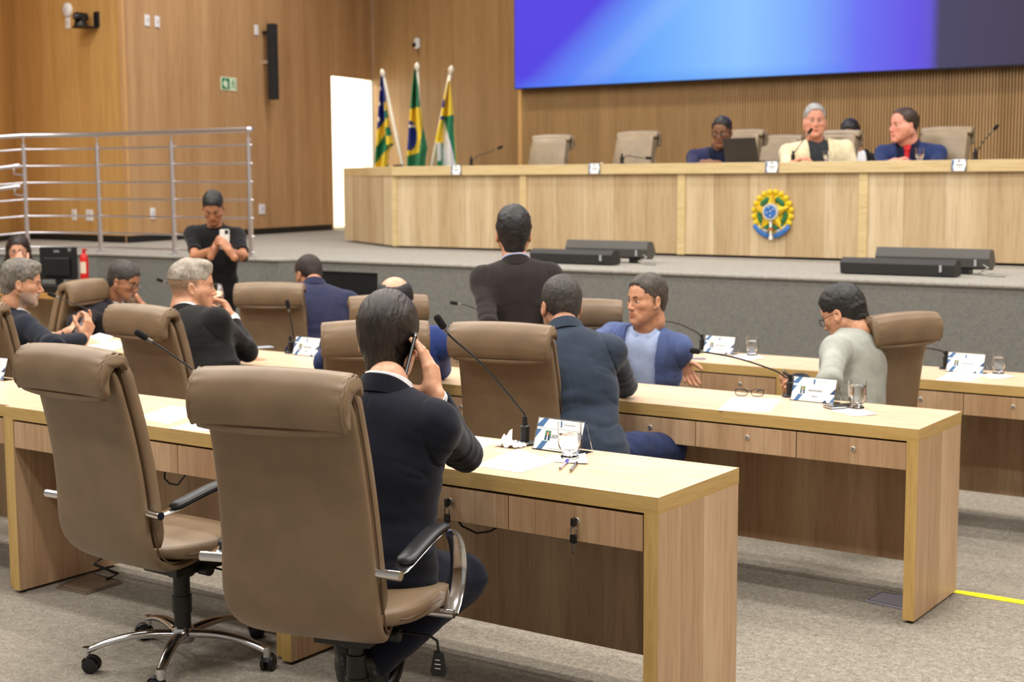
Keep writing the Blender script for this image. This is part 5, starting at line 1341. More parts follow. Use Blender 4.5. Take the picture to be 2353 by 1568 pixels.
# crumpled tissue
m = MB(); tc_ = atZ(1176, 1026, Z1); rs_ = np.random.RandomState(5); gx = []
n_ = 13
for i in range(n_):
    for j in range(n_):
        u_, v_ = i/(n_-1)-.5, j/(n_-1)-.5; r_ = math.hypot(u_, v_); hh = .052*math.exp(-((u_+.22)/.13)**2-((v_)/.22)**2)*(.7+.5*math.sin(u_*34+v_*9))+.006*math.sin(v_*40+u_*17)+.008
        gx.append((u_*.085+.008*math.sin(v_*21), v_*.07+.008*math.sin(u_*27), max(hh+rs_.uniform(-.002, .002), .0012)))
m.add(gx+[(x, y, z-.001) for x, y, z in gx], [(i*n_+j, i*n_+n_+j, i*n_+n_+j+1, i*n_+j+1) for i in range(n_-1) for j in range(n_-1)]+[(n_*n_+i*n_+j, n_*n_+i*n_+j+1, n_*n_+i*n_+n_+j+1, n_*n_+i*n_+n_+j) for i in range(n_-1) for j in range(n_-1)])
tag(link('tissue', m.mesh('tissue', M_PAPER, False), None, (tc_.x, tc_.y, Z1)), 'crumpled white tissue left of the large microphone base', 'tissue')
def pen(label, a, b, cap, body):
    A, B = atZ(*a, Z1), atZ(*b, Z1); c = (A+B)/2; t_ = thing('ballpoint_pen', label, 'pen', (c.x, c.y, Z1+.006)); A = A-c; B = B-c; d = (B-A).normalized(); A = A-d*.0; L_ = .14; A = -d*L_/2; B = d*L_/2
    A.z = B.z = 0; m = MB(); m.tube([A+d*.014, B-d*.03], .0042, 6); part('barrel', m, body, t_); m = MB(); m.tube([A, A+d*.003, A+d*.015], [.0007, .0014, .0038], 10); part('tip', m, mat('brass_tip', (176, 150, 100), .3, 1), t_, smooth=True)
    if cap: m = MB(); m.tube([B-d*.034, B-d*.03, B], [.0045, .0052, .0048], 12); m.tube([B-d*.0+Vector((0, 0, .006)), B-d*.038+Vector((0, 0, .0065))], .0014, 6); part('cap', m, cap, t_, smooth=True)
    else: m = MB(); m.tube([B-d*.032, B-d*.002, B], [.0042, .0042, .002], 12); part('end_plug', m, mat('pen_black', (30, 32, 36), .3), t_, smooth=True)
pen('clear ballpoint pen with a violet blue cap, left of the two', (1283, 1085), (1306, 1062), mat('cap_blue', (84, 70, 200), .3), mat('pen_clear', (220, 220, 235), .1, trans=.6, ior=1.3))
pen('clear ballpoint pen with a black end, right of the two', (1308, 1090), (1327, 1066), None, mat('pen_grey', (150, 152, 156), .15, trans=.4, ior=1.3))
# left of nearest row
b = atZ(515, 975, Z1); bY = b.y
mic('gooseneck microphone leaning left over the gap between the two nearest chairs', b, [atY(505, 905, bY-.01), atY(455, 860, bY-.05), atY(390, 812, bY-.12), atY(345, 783, bY-.17)], Z1, 1.0)
pc = atZ(-22, 872, Z1); plaque('name plaque cut by the left edge on the nearest row', (pc.x, pc.y+.02, Z1), R(4), .20, .105)
# second row
b = atZ(1815, 912, Z2); y_ = b.y
mic('gooseneck microphone with its head lying low over the second row desk', b, [atY(1806, 868, y_-.01), atY(1780, 852, y_-.04), atY(1700, 825, y_-.16), atY(1640, 813, y_-.26), atY(1612, 809, y_-.32)], Z2, 1.0)
pc = atZ(1867, 925, Z2); plaque('acrylic name plaque in front of the seated man in light grey, second row', (pc.x, pc.y+.03, Z2), R(-4), .205, .107, None, None)
g_ = atZ(1969, 940, Z2); tumbler('water glass beside a dark phone on the second row desk', (g_.x, g_.y, Z2+.004), fill=.72)
sheet('paper_napkin', 'white napkin under the glass on the second row desk', [(1906, 944), (1975, 938), (2016, 954), (1962, 958)], Z2, 'napkin', curl=.004)
sheet('paper_sheet', 'white sheet of paper below the folded eyeglasses, second row', [(1650, 944), (1682, 914), (1795, 918), (1768, 948)], Z2)
pcn = atZ(1936, 937, Z2); phone('mobile_phone', 'dark phone lying between the plaque and the glass, second row', (pcn.x, pcn.y, Z2+.007), Matrix(((.8, .6, 0), (-.6, .8, 0), (0, 0, -1))), case=(44, 46, 60))
t_ = thing('eyeglasses', 'folded dark eyeglasses lying on the second row desk', 'eyeglasses', tuple(atZ(1722, 912, Z2))); o_ = atZ(1722, 902, Z2)
m = MB()
for q in (-1, 1): m.tube([(q*.034+.026*sgnp(math.cos(a), .7), 0, .018+.015*sgnp(math.sin(a), .7)) for a in np.linspace(0, 2*PI, 21)[:-1]], .0018, 6, closed=True)
m.tube([(-.009, 0, .026), (.009, 0, .026)], .0016, 6); part('rims', m, mat('rim_dark', (36, 40, 52), .3), t_, smooth=True)
for q in (-1, 1):
    m = MB(); m.tube([(q*.06, 0, .030), (q*.062, -.02, .028), (q*.03, -.115, .012), (q*.022, -.135, .003)], [.0022, .0022, .0026, .0026], 8); part('temple', m, mat('rim_dark', (36, 40, 52), .3), t_, smooth=True)
t_.rotation_euler = (0, 0, R(200))
b = atZ(668, 812, Z2); y_ = b.y
mic('thin gooseneck microphone standing before the empty chair left of the bald man', b, [atY(674, 775, y_-.01), atY(669, 740, y_-.02), atY(664, 714, y_-.03)], Z2, .95)
pc = atZ(704, 818, Z2); plaque('name plaque left of the blue sleeve of the bald man', (pc.x, pc.y+.02, Z2), R(-4), .195, .105)
pcn = atZ(596, 802, Z2); phone('mobile_phone', 'pale phone lying beyond the elbow of the man drinking', (pcn.x, pcn.y, Z2+.006), Matrix(((.9, .43, 0), (-.43, .9, 0), (0, 0, -1))), case=(214, 220, 228), scr=(190, 200, 210))
b = atZ(268, 770, Z2); y_ = b.y
mic('gooseneck microphone stretching left across the papers of the bearded man', b, [atY(250, 728, y_-.02), atY(200, 710, y_-.10), atY(150, 690, y_-.20), atY(132, 683, y_-.24)], Z2, 1.0)
sheet('paper_sheet', 'white sheet before the hands of the bearded man, the farther one', [(206, 775), (228, 766), (262, 774), (236, 788)], Z2)
sheet('paper_sheet', 'white sheet before the hands of the bearded man, the nearer one', [(192, 797), (262, 783), (300, 792), (255, 806)], Z2)
# row before the stage
b = atZ(1613, 806, Z3); y_ = b.y
mic('gooseneck microphone curving behind the shoulder of the man in the blue blazer', b, [atY(1613, 778, y_-.01), atY(1602, 765, y_-.03), atY(1560, 745, y_-.12), atY(1525, 738, y_-.2)], Z3, 1.0)
pc = atZ(1652, 813, Z3); plaque('name plaque right of the blue blazer, row before the stage', (pc.x, pc.y+.02, Z3), R(-4), .20, .105)
g_ = atZ(1728, 818, Z3); tumbler('water glass right of the plaque near the blue blazer', (g_.x, g_.y, Z3+.004), fill=.6)
sheet('paper_napkin', 'white napkin under the glass near the blue blazer', [(1682, 818), (1730, 813), (1758, 824), (1712, 829)], Z3, 'napkin', curl=.004)
b = atZ(2173, 848, Z3); y_ = b.y
mic('gooseneck microphone bending left behind the turned chair on the right', b, [atY(2173, 820, y_-.01), atY(2166, 808, y_-.03), atY(2140, 802, y_-.10), atY(2120, 800, y_-.14)], Z3, 1.0)
pc = atZ(2218, 857, Z3); plaque('rightmost name plaque, on the row before the stage', (pc.x, pc.y+.02, Z3), R(-4), .20, .105)
g_ = atZ(2294, 860, Z3); tumbler('rightmost water glass, on the row before the stage', (g_.x, g_.y, Z3+.004), fill=.6)
sheet('paper_napkin', 'white napkin under the rightmost water glass', [(2250, 862), (2300, 857), (2332, 868), (2280, 872)], Z3, 'napkin', curl=.004)
sheet('paper_sheet', 'white sheet of paper below the rightmost plaque', [(2150, 874), (2185, 856), (2262, 858), (2232, 877)], Z3)
t_ = thing('ballpoint_pen', 'blue pen lying beside the hand of the man in the blue blazer', 'pen', tuple(atZ(1596, 826, Z3)+Vector((0, 0, .005)))); m = MB(); m.tube([(-.06, -.02, 0), (.06, .02, 0)], .004, 8); part('barrel', m, mat('pen_blue', (110, 120, 170), .3), t_); m = MB(); m.tube([(-.07, -.0233, 0), (-.055, -.0183, 0)], [.001, .004], 8); part('tip', m, M_BLACK, t_)
b = atZ(500, 716, Z3); y_ = 7.43; b = Vector((atY(470, 700, y_).x, y_, Z3))
mic('small gooseneck microphone pointing left behind the man drinking', b, [atY(450, 680, y_-.02), atY(415, 663, y_-.08), atY(392, 653, y_-.14), atY(378, 648, y_-.18)], Z3, 1.0)
b = Vector((atY(1135, 735, y_).x, y_, Z3))
mic('small gooseneck microphone pointing left beside the standing man', b, [atY(1130, 725, y_-.02), atY(1105, 715, y_-.06), atY(1075, 703, y_-.12), atY(1056, 699, y_-.16)], Z3, 1.0)
sheet('paper_sheet', 'white sheet behind the shoulder of the bald man, row before the stage', [(985, 795), (1000, 776), (1060, 775), (1050, 792)], Z3)
# drinking glass in the hand of the black suited man
gp = J4['wr']+cu*.075-cr*.07; t_ = tumbler('water glass held to the mouth of the silver haired man', tuple(gp), s=.92, fill=.4); t_.rotation_euler = (0, R(35), R(150))

# ------------------------------------------------------------------ presiding bench things
bz_ = dz1
def tent(label, px):
    p = atY(px, 392, DY-.035); plaque(label, (p.x, DY-.05, bz_-.062), 0, .20, .115, tilt=10)
for px, lb in ((1054, 'name plate hung on the front edge of the presiding bench before the flags'), (1371, 'name plate hung on the presiding bench edge below the empty chair second from the left'), (1778, 'name plate hung on the presiding bench above the coat of arms'), (2207, 'rightmost name plate hung on the presiding bench edge')):
    t_ = thing('hanging_name_plate', lb, 'name plate', (atY(px, 392, DY).x, DY-.034, bz_-.085), 0, 'name plates on the presiding bench edge'); w_, h_ = .115, .095
    m = MB(); m.box(-w_/2, w_/2, -.006, -.002, 0, h_); m.box(-w_/2, w_/2, -.006, .05, h_-.003, h_); part('acrylic_holder', m, M_ACRYL, t_)
    m = MB(); m.box(-w_/2+.004, w_/2-.004, -.0078, -.0065, .003, h_-.004); cd = part('printed_card', m, mat('card_white', (248, 249, 250), .7), t_)
    m = MB(); m.prism([(-w_/2+.004, .003), (-w_/2+.02, .003), (-w_/2+.012, .04), (-w_/2+.02, .055), (-w_/2+.02, .088), (-w_/2+.008, .088), (-w_/2+.004, .05)], -.0086, -.0079, 0); m.prism([(w_/2-.004, .003), (w_/2-.004, .05), (w_/2-.016, .003)], -.0086, -.0079, 1); m.prism([(w_/2-.004, .06), (w_/2-.004, .09), (w_/2-.012, .09)], -.0086, -.0079, 0)
    sp_o = part('stripes', m, [M_BLUEP, M_DBLUE], cd)
    m = MB(); m.box(-.02, .03, -.0085, -.0079, .045, .051); m.box(-.008, .015, -.0085, -.0079, .028, .032); m.box(-.006, .006, -.0085, -.0079, .070, .084); part('lettering', m, M_INK, cd)
def mic_up(label, px, pts, yb=11.2, big=1.0):
    b = Vector((atY(px, 380, yb).x, yb, bz_)); mic(label, b, [atY(x, y, yb+dy) for x, y, dy in pts], bz_, big)
mic_up('gooseneck microphone pointing right near the flags on the presiding bench', 1083, [(1086, 368, 0), (1100, 358, .05), (1128, 348, .1), (1140, 343, .12)], big=1.1)
mic_up('gooseneck microphone bent low before the second empty chair on the presiding bench', 1429, [(1432, 366, 0), (1440, 358, .05), (1465, 362, .1), (1480, 363, .12)], big=1.1)
mic_up('microphone standing before the mouth of the man in the cream jacket', 1822, [(1826, 350, .02), (1840, 330, .06), (1855, 310, .1)], big=1.1)
mic_up('microphone at the right end of the presiding bench leaning right', 2240, [(2243, 352, .02), (2262, 322, .05), (2280, 302, .08)], big=1.1)
g_ = atY(2113, 374, 11.15); tumbler('clear glass before the man with the red tie', (g_.x, 11.15, bz_), s=.9, fill=.3)
g_ = atY(1872+40, 374, 11.15); tumbler('clear glass before the man in the cream jacket', (atY(1900, 374, 11.15).x, 11.15, bz_), s=.8, fill=.4)
# laptop
lp = atY(1712, 376, 11.3); t_ = thing('laptop', 'open black laptop on the presiding bench', 'laptop', (lp.x, 11.25, bz_)); t_.rotation_euler = (0, 0, R(-14))
m = MB(); m.box(-.18, .18, 0, .25, 0, .018); part('keyboard_base', m, mat('laptop_grey', (70, 70, 74), .4), t_, bevel=.003)
m = MB(); m.tbox(Matrix.Translation((0, -.03, .105)) @ Matrix.Rotation(R(14), 4, 'X'), .36, .008, .215); part('lid', m, mat('laptop_black', (40, 38, 40), .4), t_, bevel=.003)
# small dark object by the flags
t_ = tag(part('desk_gadget', (lambda m: (m.box(-.04, .04, -.03, .03, 0, .02), m)[1])(MB()), M_BLACK, None, bevel=.006), 'small black box at the left end of the presiding bench', 'box'); q_ = atY(915, 383, 11.0); t_.location = (q_.x, 11.0, bz_)

# ------------------------------------------------------------------ coat of arms on the bench front
ec = atY(1775, 495, DY); em = thing('coat_of_arms', 'painted coat of arms mounted on the front of the presiding bench', 'emblem', (ec.x, DY+.012, ec.z-.004)); em.scale = (1.1, 1, 1.1)
YEL = mat('emblem_yellow', (232, 200, 24), .5); YEL2 = mat('emblem_gold', (206, 160, 26), .5); GRN = mat('emblem_green', (40, 110, 64), .5); BLU = mat('emblem_blue', (48, 110, 190), .5); BLU2 = mat('emblem_ribbon', (56, 110, 180), .5); SIL = mat('emblem_silver', (196, 196, 186), .5); WHT = mat('emblem_white', (236, 236, 230), .5)
def disc(m, cx, cz, r, y0, y1, n=24, mi=0, rz=1): m.prism([(cx+r*math.cos(a), cz+r*rz*math.sin(a)) for a in np.linspace(0, 2*PI, n+1)[:-1]], y0, y1, mi)
m = MB(); disc(m, 0, .02, .15, -.012, 0, 40)
for i in range(20):
    a = PI/2+i*2*PI/20+.16
    if math.sin(a) > -.80: m.ball((.150*math.cos(a), -.012, .02+.158*math.sin(a)), .021, 10)
part('sun_rays', m, YEL, em, smooth=False)
for i in range(5):
    a = PI/2+(i+.5)*2*PI/5; m = MB()
    for k in range(-1, 2): m.ball((.105*math.cos(a+k*.22), -.016, .02+.105*math.sin(a+k*.22)), .020, 10, sc=(1, .6, 1.2))
    part('leaf_cluster', m, GRN, em, smooth=True)
m = MB()
for i in range(5):
    a = PI/2+i*2*PI/5; ti = (.150*math.cos(a), .02+.150*math.sin(a))
    for sg in (-1, 1):
        b_ = a+sg*PI/5; ib = (.062*math.cos(b_), .02+.062*math.sin(b_))
        vs = [(0, -.055, .02), (ti[0], -.036, ti[1]), (ib[0], -.034, ib[1])]; m.add(vs+[(x, -.012, z) for x, _, z in vs], [(0, 1, 2), (3, 5, 4), (0, 3, 4, 1), (1, 4, 5, 2), (2, 5, 3, 0)], 0 if sg > 0 else 1)
part('star', m, [YEL, YEL2], em)
m = MB(); disc(m, 0, .03, .062, -.060, -.02, 36); part('star_ring', m, SIL, em)
m = MB(); disc(m, 0, .03, .046, -.066, -.02, 36); dk_ = part('blue_disc', m, BLU, em)
for x, z in ((-.012, .068), (.028, .052), (.006, .034), (-.030, .022), (.004, -.004)):
    m = MB(); m.ball((x*.85, -.066, (z-.03)*.85+.03), .0075, 8); part('silver_star', m, SIL, dk_)
m = MB(); m.box(-.008, .008, -.05, -.03, -.085, -.04); m.box(-.012, .012, -.046, -.03, -.175, -.150); m.box(-.006, .006, -.046, -.03, -.15, -.10); part('sword', m, WHT, em)
m = MB(); m.box(-.018, .018, -.052, -.03, -.105, -.092); part('sword_guard', m, mat('emblem_orange', (206, 110, 40), .5), em)
for sg in (-1, 1):
    m = MB(); m.tube([(sg*x, -.03, z) for x, z in ((.02, -.150), (.06, -.138), (.10, -.112), (.14, -.070))], (.018, .006), 12, flat=(0, 0, 1)); part('ribbon', m, BLU2, em, smooth=True)
    m = MB(); m.tube([(sg*x, -.022, z) for x, z in ((.03, -.115), (.06, -.105), (.10, -.078))], (.012, .005), 10, flat=(0, 0, 1)); part('ribbon_fold', m, SIL, em, smooth=True)
    m = MB()
    for k in range(4): m.ball((sg*(.03+k*.016), -.024, -.09+k*.008), .015, 8)
    part('branch', m, GRN, em, smooth=True)

# ------------------------------------------------------------------ flags
M_POLE = mat('flag_pole_cream', (226, 218, 196), .5)
FG = mat('flag_green', (38, 132, 90), .75); FY = mat('flag_yellow', (252, 218, 62), .75); FB = mat('flag_blue', (44, 58, 150), .75); FW = mat('flag_white', (236, 234, 232), .75); FG2 = mat('flag_green_deep', (56, 134, 92), .75); FO = mat('flag_fringe', (176, 120, 40), .8)
def flag(label, top, bot, outline, colour, mats, Yp=12.7):
    """top/bot: photo pixels of the pole; outline: list of (t, xl, xr) pixel columns down the cloth; colour(x, y) -> material index"""
    A, B = atY(*top, Yp), atY(*bot, Yp); d = (B-A); B2 = A+d*((A.z-ZS)/(A.z-B.z)); t_ = thing('flag_on_pole', label, 'flag', (B2.x, Yp, ZS)); O = Vector((B2.x, Yp, ZS))
    m = MB(); dn = (B2-A).normalized(); m.tube([A+dn*.09-O, B2-O], .019, 12); part('pole', m, M_POLE, t_, smooth=True)
    m = MB(); m.tube([A-O, A+dn*.02-O, A+dn*.055-O, A+dn*.075-O, A+dn*.1-O], [.004, .022, .034, .018, .024], 12); part('finial', m, M_POLE, t_, smooth=True)
    m = MB(); m.lathe([(.0001, 0), (.14, 0), (.14, .02), (.03, .05), (.0001, .05)], 20); part('stand', m, M_POLE, t_, smooth=R(30))
    NR, NC = 84, 44; ys_ = [o[0] for o in outline]; vs = []; fs = []; mi = []
    for r in range(NR+1):
        y = ys_[0]+(ys_[-1]-ys_[0])*r/NR; xl = np.interp(y, ys_, [o[1] for o in outline]); xr = np.interp(y, ys_, [o[2] for o in outline])
        for c in range(NC+1):
            x = xl+(xr-xl)*c/NC; p = atY(x, y, Yp-.03-.045*math.sin(c/NC*PI*3.2+r*.03)-.03*math.sin(c/NC*9+1)); vs.append(p-O)
    K = len(vs); vs += [v+Vector((0, .008, 0)) for v in vs]
    for r in range(NR):
        for c in range(NC):
            a = r*(NC+1)+c; y = ys_[0]+(ys_[-1]-ys_[0])*(r+.5)/NR; xl = np.interp(y, ys_, [o[1] for o in outline]); xr = np.interp(y, ys_, [o[2] for o in outline])
            k = colour(xl+(xr-xl)*(c+.5)/NC, y); fs.append((a, a+1, a+NC+2, a+NC+1)); mi.append(k); fs.append((a+K, a+K+NC+1, a+K+NC+2, a+K+1)); mi.append(k)
    rim = list(range(NC+1))+[r*(NC+1)+NC for r in range(1, NR+1)]+[NR*(NC+1)+c for c in range(NC-1, -1, -1)]+[r*(NC+1) for r in range(NR-1, 0, -1)]
    for i in range(len(rim)): fs.append((rim[i], rim[(i+1) % len(rim)], rim[(i+1) % len(rim)]+K, rim[i]+K)); mi.append(mi[0])
    m.v = []; m.f = []; m.m = []; m.add(vs, fs); m.m = mi; part('cloth', m, mats, t_, smooth=True); return t_
def cross(o, ax, ay, bx, by): return (ax-o[0])*(by-o[1])-(ay-o[1])*(bx-o[0])
def goias(x, y):      # crop coordinates /5.81+origin were read off the photo
    u_, v_ = (x-840)*5.81, (y-130)*5.81; e = 245+(v_-600)*.06
    if u_ < e and v_ < 990-(u_-140)*1.1 and v_ < 980:
        for cx, cy in ((195, 430), (183, 632), (168, 840)):
            if (u_-cx)**2+(v_-cy)**2 < 27**2: return 3
        return 2
    if v_ < 600 and u_ < 290: return 2
    if u_ > e-5 and v_ > 595 and v_ < 1200: w_ = (v_-600-(u_-250)*-.25)/118; return 1 if int(math.floor(w_)) % 2 == 0 else 0
    w_ = (v_+(u_-140)*1.25-985)/215; return 1 if int(math.floor(w_)) % 2 == 0 else 0
flag('green and yellow striped flag with a blue starred corner, leftmost of three', (877, 158), (925, 380), [(176, 874, 879), (240, 870, 887), (300, 866, 897), (330, 864, 905), (340, 863, 897), (352, 862, 893), (420, 860, 890)], goias, [FG, FY, FB, FW])
def brasil(x, y):
    u_, v_ = (x-840)*5.81, (y-130)*5.81
    if ((u_-590)/95)**2+((v_-1060)/200)**2 < 1 and v_ < 1250:
        return 3 if abs(v_-930-(u_-590)*-.12) < 20 else 2
    if v_ > 700-(u_-600)*.25 and v_ < 1325-(u_-560)*.25 and u_ < 760-max(0, v_-900)*.12: return 1
    return 0
flag('flag of Brazil hanging in folds, middle of three', (958, 143), (966, 380), [(160, 951, 954), (200, 946, 962), (250, 942, 966), (290, 939, 971), (340, 936, 982), (360, 935, 978), (420, 935, 972)], brasil, [FG2, FY, FB, FW])
def city(x, y):
    u_, v_ = (x-840)*5.81, (y-130)*5.81
    if u_ > 1010-(v_-560)*.02 and u_ < 1052 and 575 < v_ < 680: return 2
    if 990 < u_ < 1045 and 800 < v_ < 850: return 2
    if v_ < 800-(u_-1060)*.2 and u_ > 1045: return 1
    if u_ < 1040-(v_-850)*.02 and v_ < 1150: return 1
    if u_ > 1040+(v_-800)*.25: return 0
    if u_ > 1030-(v_-850)*.0: return 3
    return 3 if u_ > 960 and u_ < 1005 and v_ < 1390 else 0
flag('yellow green and white city flag, rightmost of three', (1038, 150), (993, 378), [(186, 1029, 1033), (240, 1016, 1040), (270, 1012, 1042), (300, 1005, 1043), (325, 999, 1045), (326, 1003, 1045), (420, 1004, 1052)], city, [FG, FY, FB, FW])

# ------------------------------------------------------------------ stage speakers
for (xl, xr, yb, lb) in ((1226, 1418, 609, 'pair of slim black floor loudspeakers on the stage edge behind the standing man'), (1928, 2210, 635, 'pair of slim black floor loudspeakers on the stage edge at the right')):
    a, b_ = atZ(xl, yb-5, ZS), atZ(xr, yb+1, ZS); yy = (a.y+b_.y)/2; L_ = b_.x-a.x; t_ = thing('floor_loudspeaker', lb, 'loudspeaker', ((a.x+b_.x)/2, yy, ZS))
    for k, (dx, dy, z0, tl) in enumerate(((0, 0, .005, 0), (L_*.13+.02, .34, .03, 1))):
        H_ = .105 if k == 0 else .135
        m = MB(); sec = [(-.06, z0), (.06, z0), (.075, z0+.03), (.04, z0+H_), (-.03, z0+H_+.005), (-.075, z0+H_*.72)] if k == 0 else [(-.06, z0+.02), (.02, z0), (.07, z0+.05), (.03, z0+H_), (-.05, z0+H_+.01), (-.08, z0+H_*.6)]
        vs = [(dx+s_*L_/2, dy+y, z) for s_ in (-1, 1) for y, z in sec]; n_ = 6
        m.add(vs, [tuple(range(n_)), tuple(range(2*n_-1, n_-1, -1))]+[(i, i+n_, (i+1) % n_+n_, (i+1) % n_) for i in range(n_)])
        cb = part('cabinet', m, mat('speaker_black' if k == 0 else 'speaker_grey', (46, 46, 46) if k == 0 else (84, 82, 78), .55), t_, bevel=.004)
        m = MB(); m.box(dx+L_/2-.10, dx+L_/2-.085, dy-.082, dy-.066, z0+.03, z0+.075); part('badge', m, mat('badge_silver', (170, 170, 170), .4), cb)
        for fx_ in (.2, -.25): m = MB(); m.box(dx+fx_, dx+fx_+.05, dy-.05, dy+.05, 0, z0+.02); part('foot', m, M_BLACK, t_)
    m = MB(); m.tube([(L_/2+.02, .3, .10), (L_/2+.12, .26, .05), (L_/2+.07, .22, .02), (L_/2+.16, .16, .006), (L_/2+.26, .15, .006)], .006, 8); part('cable', m, mat('cable_grey', (150, 148, 140), .5), t_, smooth=True)

# ------------------------------------------------------------------ stage railing
ra, rb = atZ(568, 592.5, ZS), atZ(56, 581, ZS); ra.z = rb.z = 0
def edge_pt(px):       # along the railing line over the stage edge
    P = [(568, 593), (392, 586), (222, 580), (54, 579)]; y = np.interp(px, [p[0] for p in P][::-1], [p[1] for p in P][::-1]); return atZ(px, y, ZS)
rl = thing('stage_railing', 'chrome railing with seven bars along the left stage edge', 'railing', tuple(edge_pt(392))); O = edge_pt(392)
posts = []
for px, top in ((568, 318), (392, 336), (222, 338), (54, 340)):
    p = edge_pt(px)+Vector((0, .05, 0)); posts.append(p); m = MB(); m.tube([p-O, p-O+Vector((0, 0, 1.0))], .0215, 12); m.tube([p-O+Vector((0, 0, .99)), p-O+Vector((0, 0, 1.07))], .008, 8); m.lathe([(.0001, 0), (.045, 0), (.045, .008), (.0001, .010)], 18, c=tuple(p-O)); part('post', m, M_STEEL, rl, smooth=R(40))
P0 = posts[0]+(posts[0]-posts[1]).normalized()*.04; line = [P0]+posts
far_ = posts[3]+Vector((-.75, -1.1, -.10))
for i, z in enumerate((1.085, .955, .80, .645, .49, .335, .18, .045)):
    m = MB(); r_ = .022 if i == 0 else .0095
    m.tube([p-O+Vector((0, 0, z)) for p in line]+[far_-O+Vector((0, 0, z))], r_, 10); part('top_rail' if i == 0 else 'rail_bar', m, M_STEEL, rl, smooth=True)
for z in (.80, .61):
    m = MB(); q = posts[3]+Vector((-.02, -.10, 0)); m.tube([q-O+Vector((.05, .02, z)), q-O+Vector((0, 0, z)), far_-O+Vector((0, -.1, z-.08))], .02, 10); m.tube([q-O+Vector((0, 0, z)), q-O+Vector((-.01, 0, z-.07)), posts[3]-O+Vector((0, 0, z-.09))], .008, 8); part('handrail', m, M_STEEL, rl, smooth=True)

# ------------------------------------------------------------------ wall fixtures
def onside(px, py): return onwall(px, py, WA, WB)
def oncorner(px, py): return onwall(px, py, WC, WA)
def wall_frame(P, Q): d = (Vector(Q)-Vector(P)).normalized(); return math.atan2(d.y, d.x)
RS, RC = wall_frame(WA, WB), wall_frame(WC, WA)
def plate(label, px, py, fn, rz, w=.075, h=.12, hole=True):
    p = fn(px, py); nrm = Vector((math.sin(rz), -math.cos(rz), 0)); t_ = thing('wall_plate', label, 'wall plate', tuple(p+nrm*.001), rz, 'white wall plates')
    m = MB(); m.box(-w/2, w/2, -.012, 0, -h/2, h/2); f_ = part('cover', m, M_WHITE, t_, bevel=.004)
    if hole: m = MB(); m.box(-.011, .011, -.0145, -.012, -.02, .02); part('switch', m, mat('plate_grey', (176, 176, 180), .5), t_)
    return t_
plate('white wall plate high on the wall, left of a close pair', 337, 47, onside, RS)
plate('white wall plate high on the wall, right of a close pair', 360, 50, onside, RS)
plate('white wall plate beside the top of the column loudspeaker', 588, 69, onside, RS, hole=False)
plate('white wall plate behind the right end of the railing', 571, 330, onside, RS, hole=False)
plate('white socket plate low on the wall right of the railing', 601, 481, onside, RS, .12, .12)
plate('white socket plate low behind the railing, near its middle', 350, 491, onside, RS)
plate('narrow white socket plate low behind the railing at the left', 172, 494, oncorner, RC)
plate('wide white socket plate low behind the railing at the left', 207, 495, oncorner, RC, .12, .12)
plate('white wall plate under the round white device', 157, 53, oncorner, RC)
plate('white wall plate half hidden behind the black video camera', 181, 50, oncorner, RC)
p = oncorner(157, 23); t_ = thing('round_sensor', 'round white device high on the left wall', 'sensor', tuple(p), RC)
m = MB(); m.tube([(0, 0, 0), (0, -.02, 0), (0, -.035, 0)], [.075, .075, .055], 28); part('housing', m, M_WHITE, t_, smooth=R(40)); m = MB(); m.tube([(0, -.034, 0), (0, -.040, 0)], [.03, .026], 20); part('grille', m, mat('grille_grey', (205, 205, 206), .6), t_, smooth=R(40))
p = oncorner(222, 47); t_ = thing('video_camera', 'black pan and tilt video camera on a wall bracket', 'camera', tuple(p), RC)
m = MB(); m.box(-.03, .06, -.02, 0, -.07, .09); m.box(-.16, .04, -.20, -.01, -.085, -.065); part('bracket', m, M_BLACK, t_, bevel=.004)
m = MB(); m.lathe([(.0001, -.065), (.075, -.065), (.07, -.03), (.0001, -.03)], 24, c=(-.10, -.13, 0)); part('turntable', m, M_BLACK, t_, smooth=R(30))
m = MB(); m.box(-.165, -.15, -.16, -.10, -.03, .07); m.box(-.05, -.035, -.16, -.10, -.03, .07); part('yoke', m, M_BLACK, t_, bevel=.004)
m = MB(); m.tube([(-.10, -.06, .035), (-.10, -.18, .035), (-.10, -.20, .035)], [.045, .048, .04], 20); cb = part('camera_head', m, M_BLACK, t_, smooth=R(30)); m = MB(); m.tube([(-.10, -.198, .035), (-.10, -.206, .035)], [.028, .024], 18); part('lens', m, mat('lens_dark', (60, 60, 72), .1), cb, smooth=R(30))
p = onside(606, 143); t_ = thing('column_loudspeaker', 'tall black column loudspeaker on the left wall', 'loudspeaker', tuple(p), RS)
m = MB(); m.box(-.045, .045, -.18, -.08, -.45, .45); cb = part('cabinet', m, mat('speaker_matte', (26, 27, 28), .7), t_, bevel=.006); m = MB(); m.box(-.036, .036, -.186, -.181, -.44, .44); part('grille', m, mat('grille_black', (34, 35, 37), .8), cb)
for z in (.0, .35): m = MB(); m.box(-.02, .02, -.08, 0, z-.02, z+.02); part('bracket', m, M_STEEL if z == 0 else M_BLACK, t_)
p = onside(525, 193); t_ = thing('exit_sign', 'green and white exit sign with an arrow on the left wall', 'sign', tuple(p), RS)
m = MB(); w_, h_ = .30, .15; m.box(-w_/2, w_/2, -.008, 0, -h_/2, h_/2); sg_ = part('sign_plate', m, mat('sign_cream', (216, 232, 200), .6), t_)
m = MB(); m.box(-w_/2+.012, .01, -.010, -.0081, -h_/2+.012, h_/2-.012); part('green_field', m, mat('sign_green', (20, 122, 84), .6), sg_)
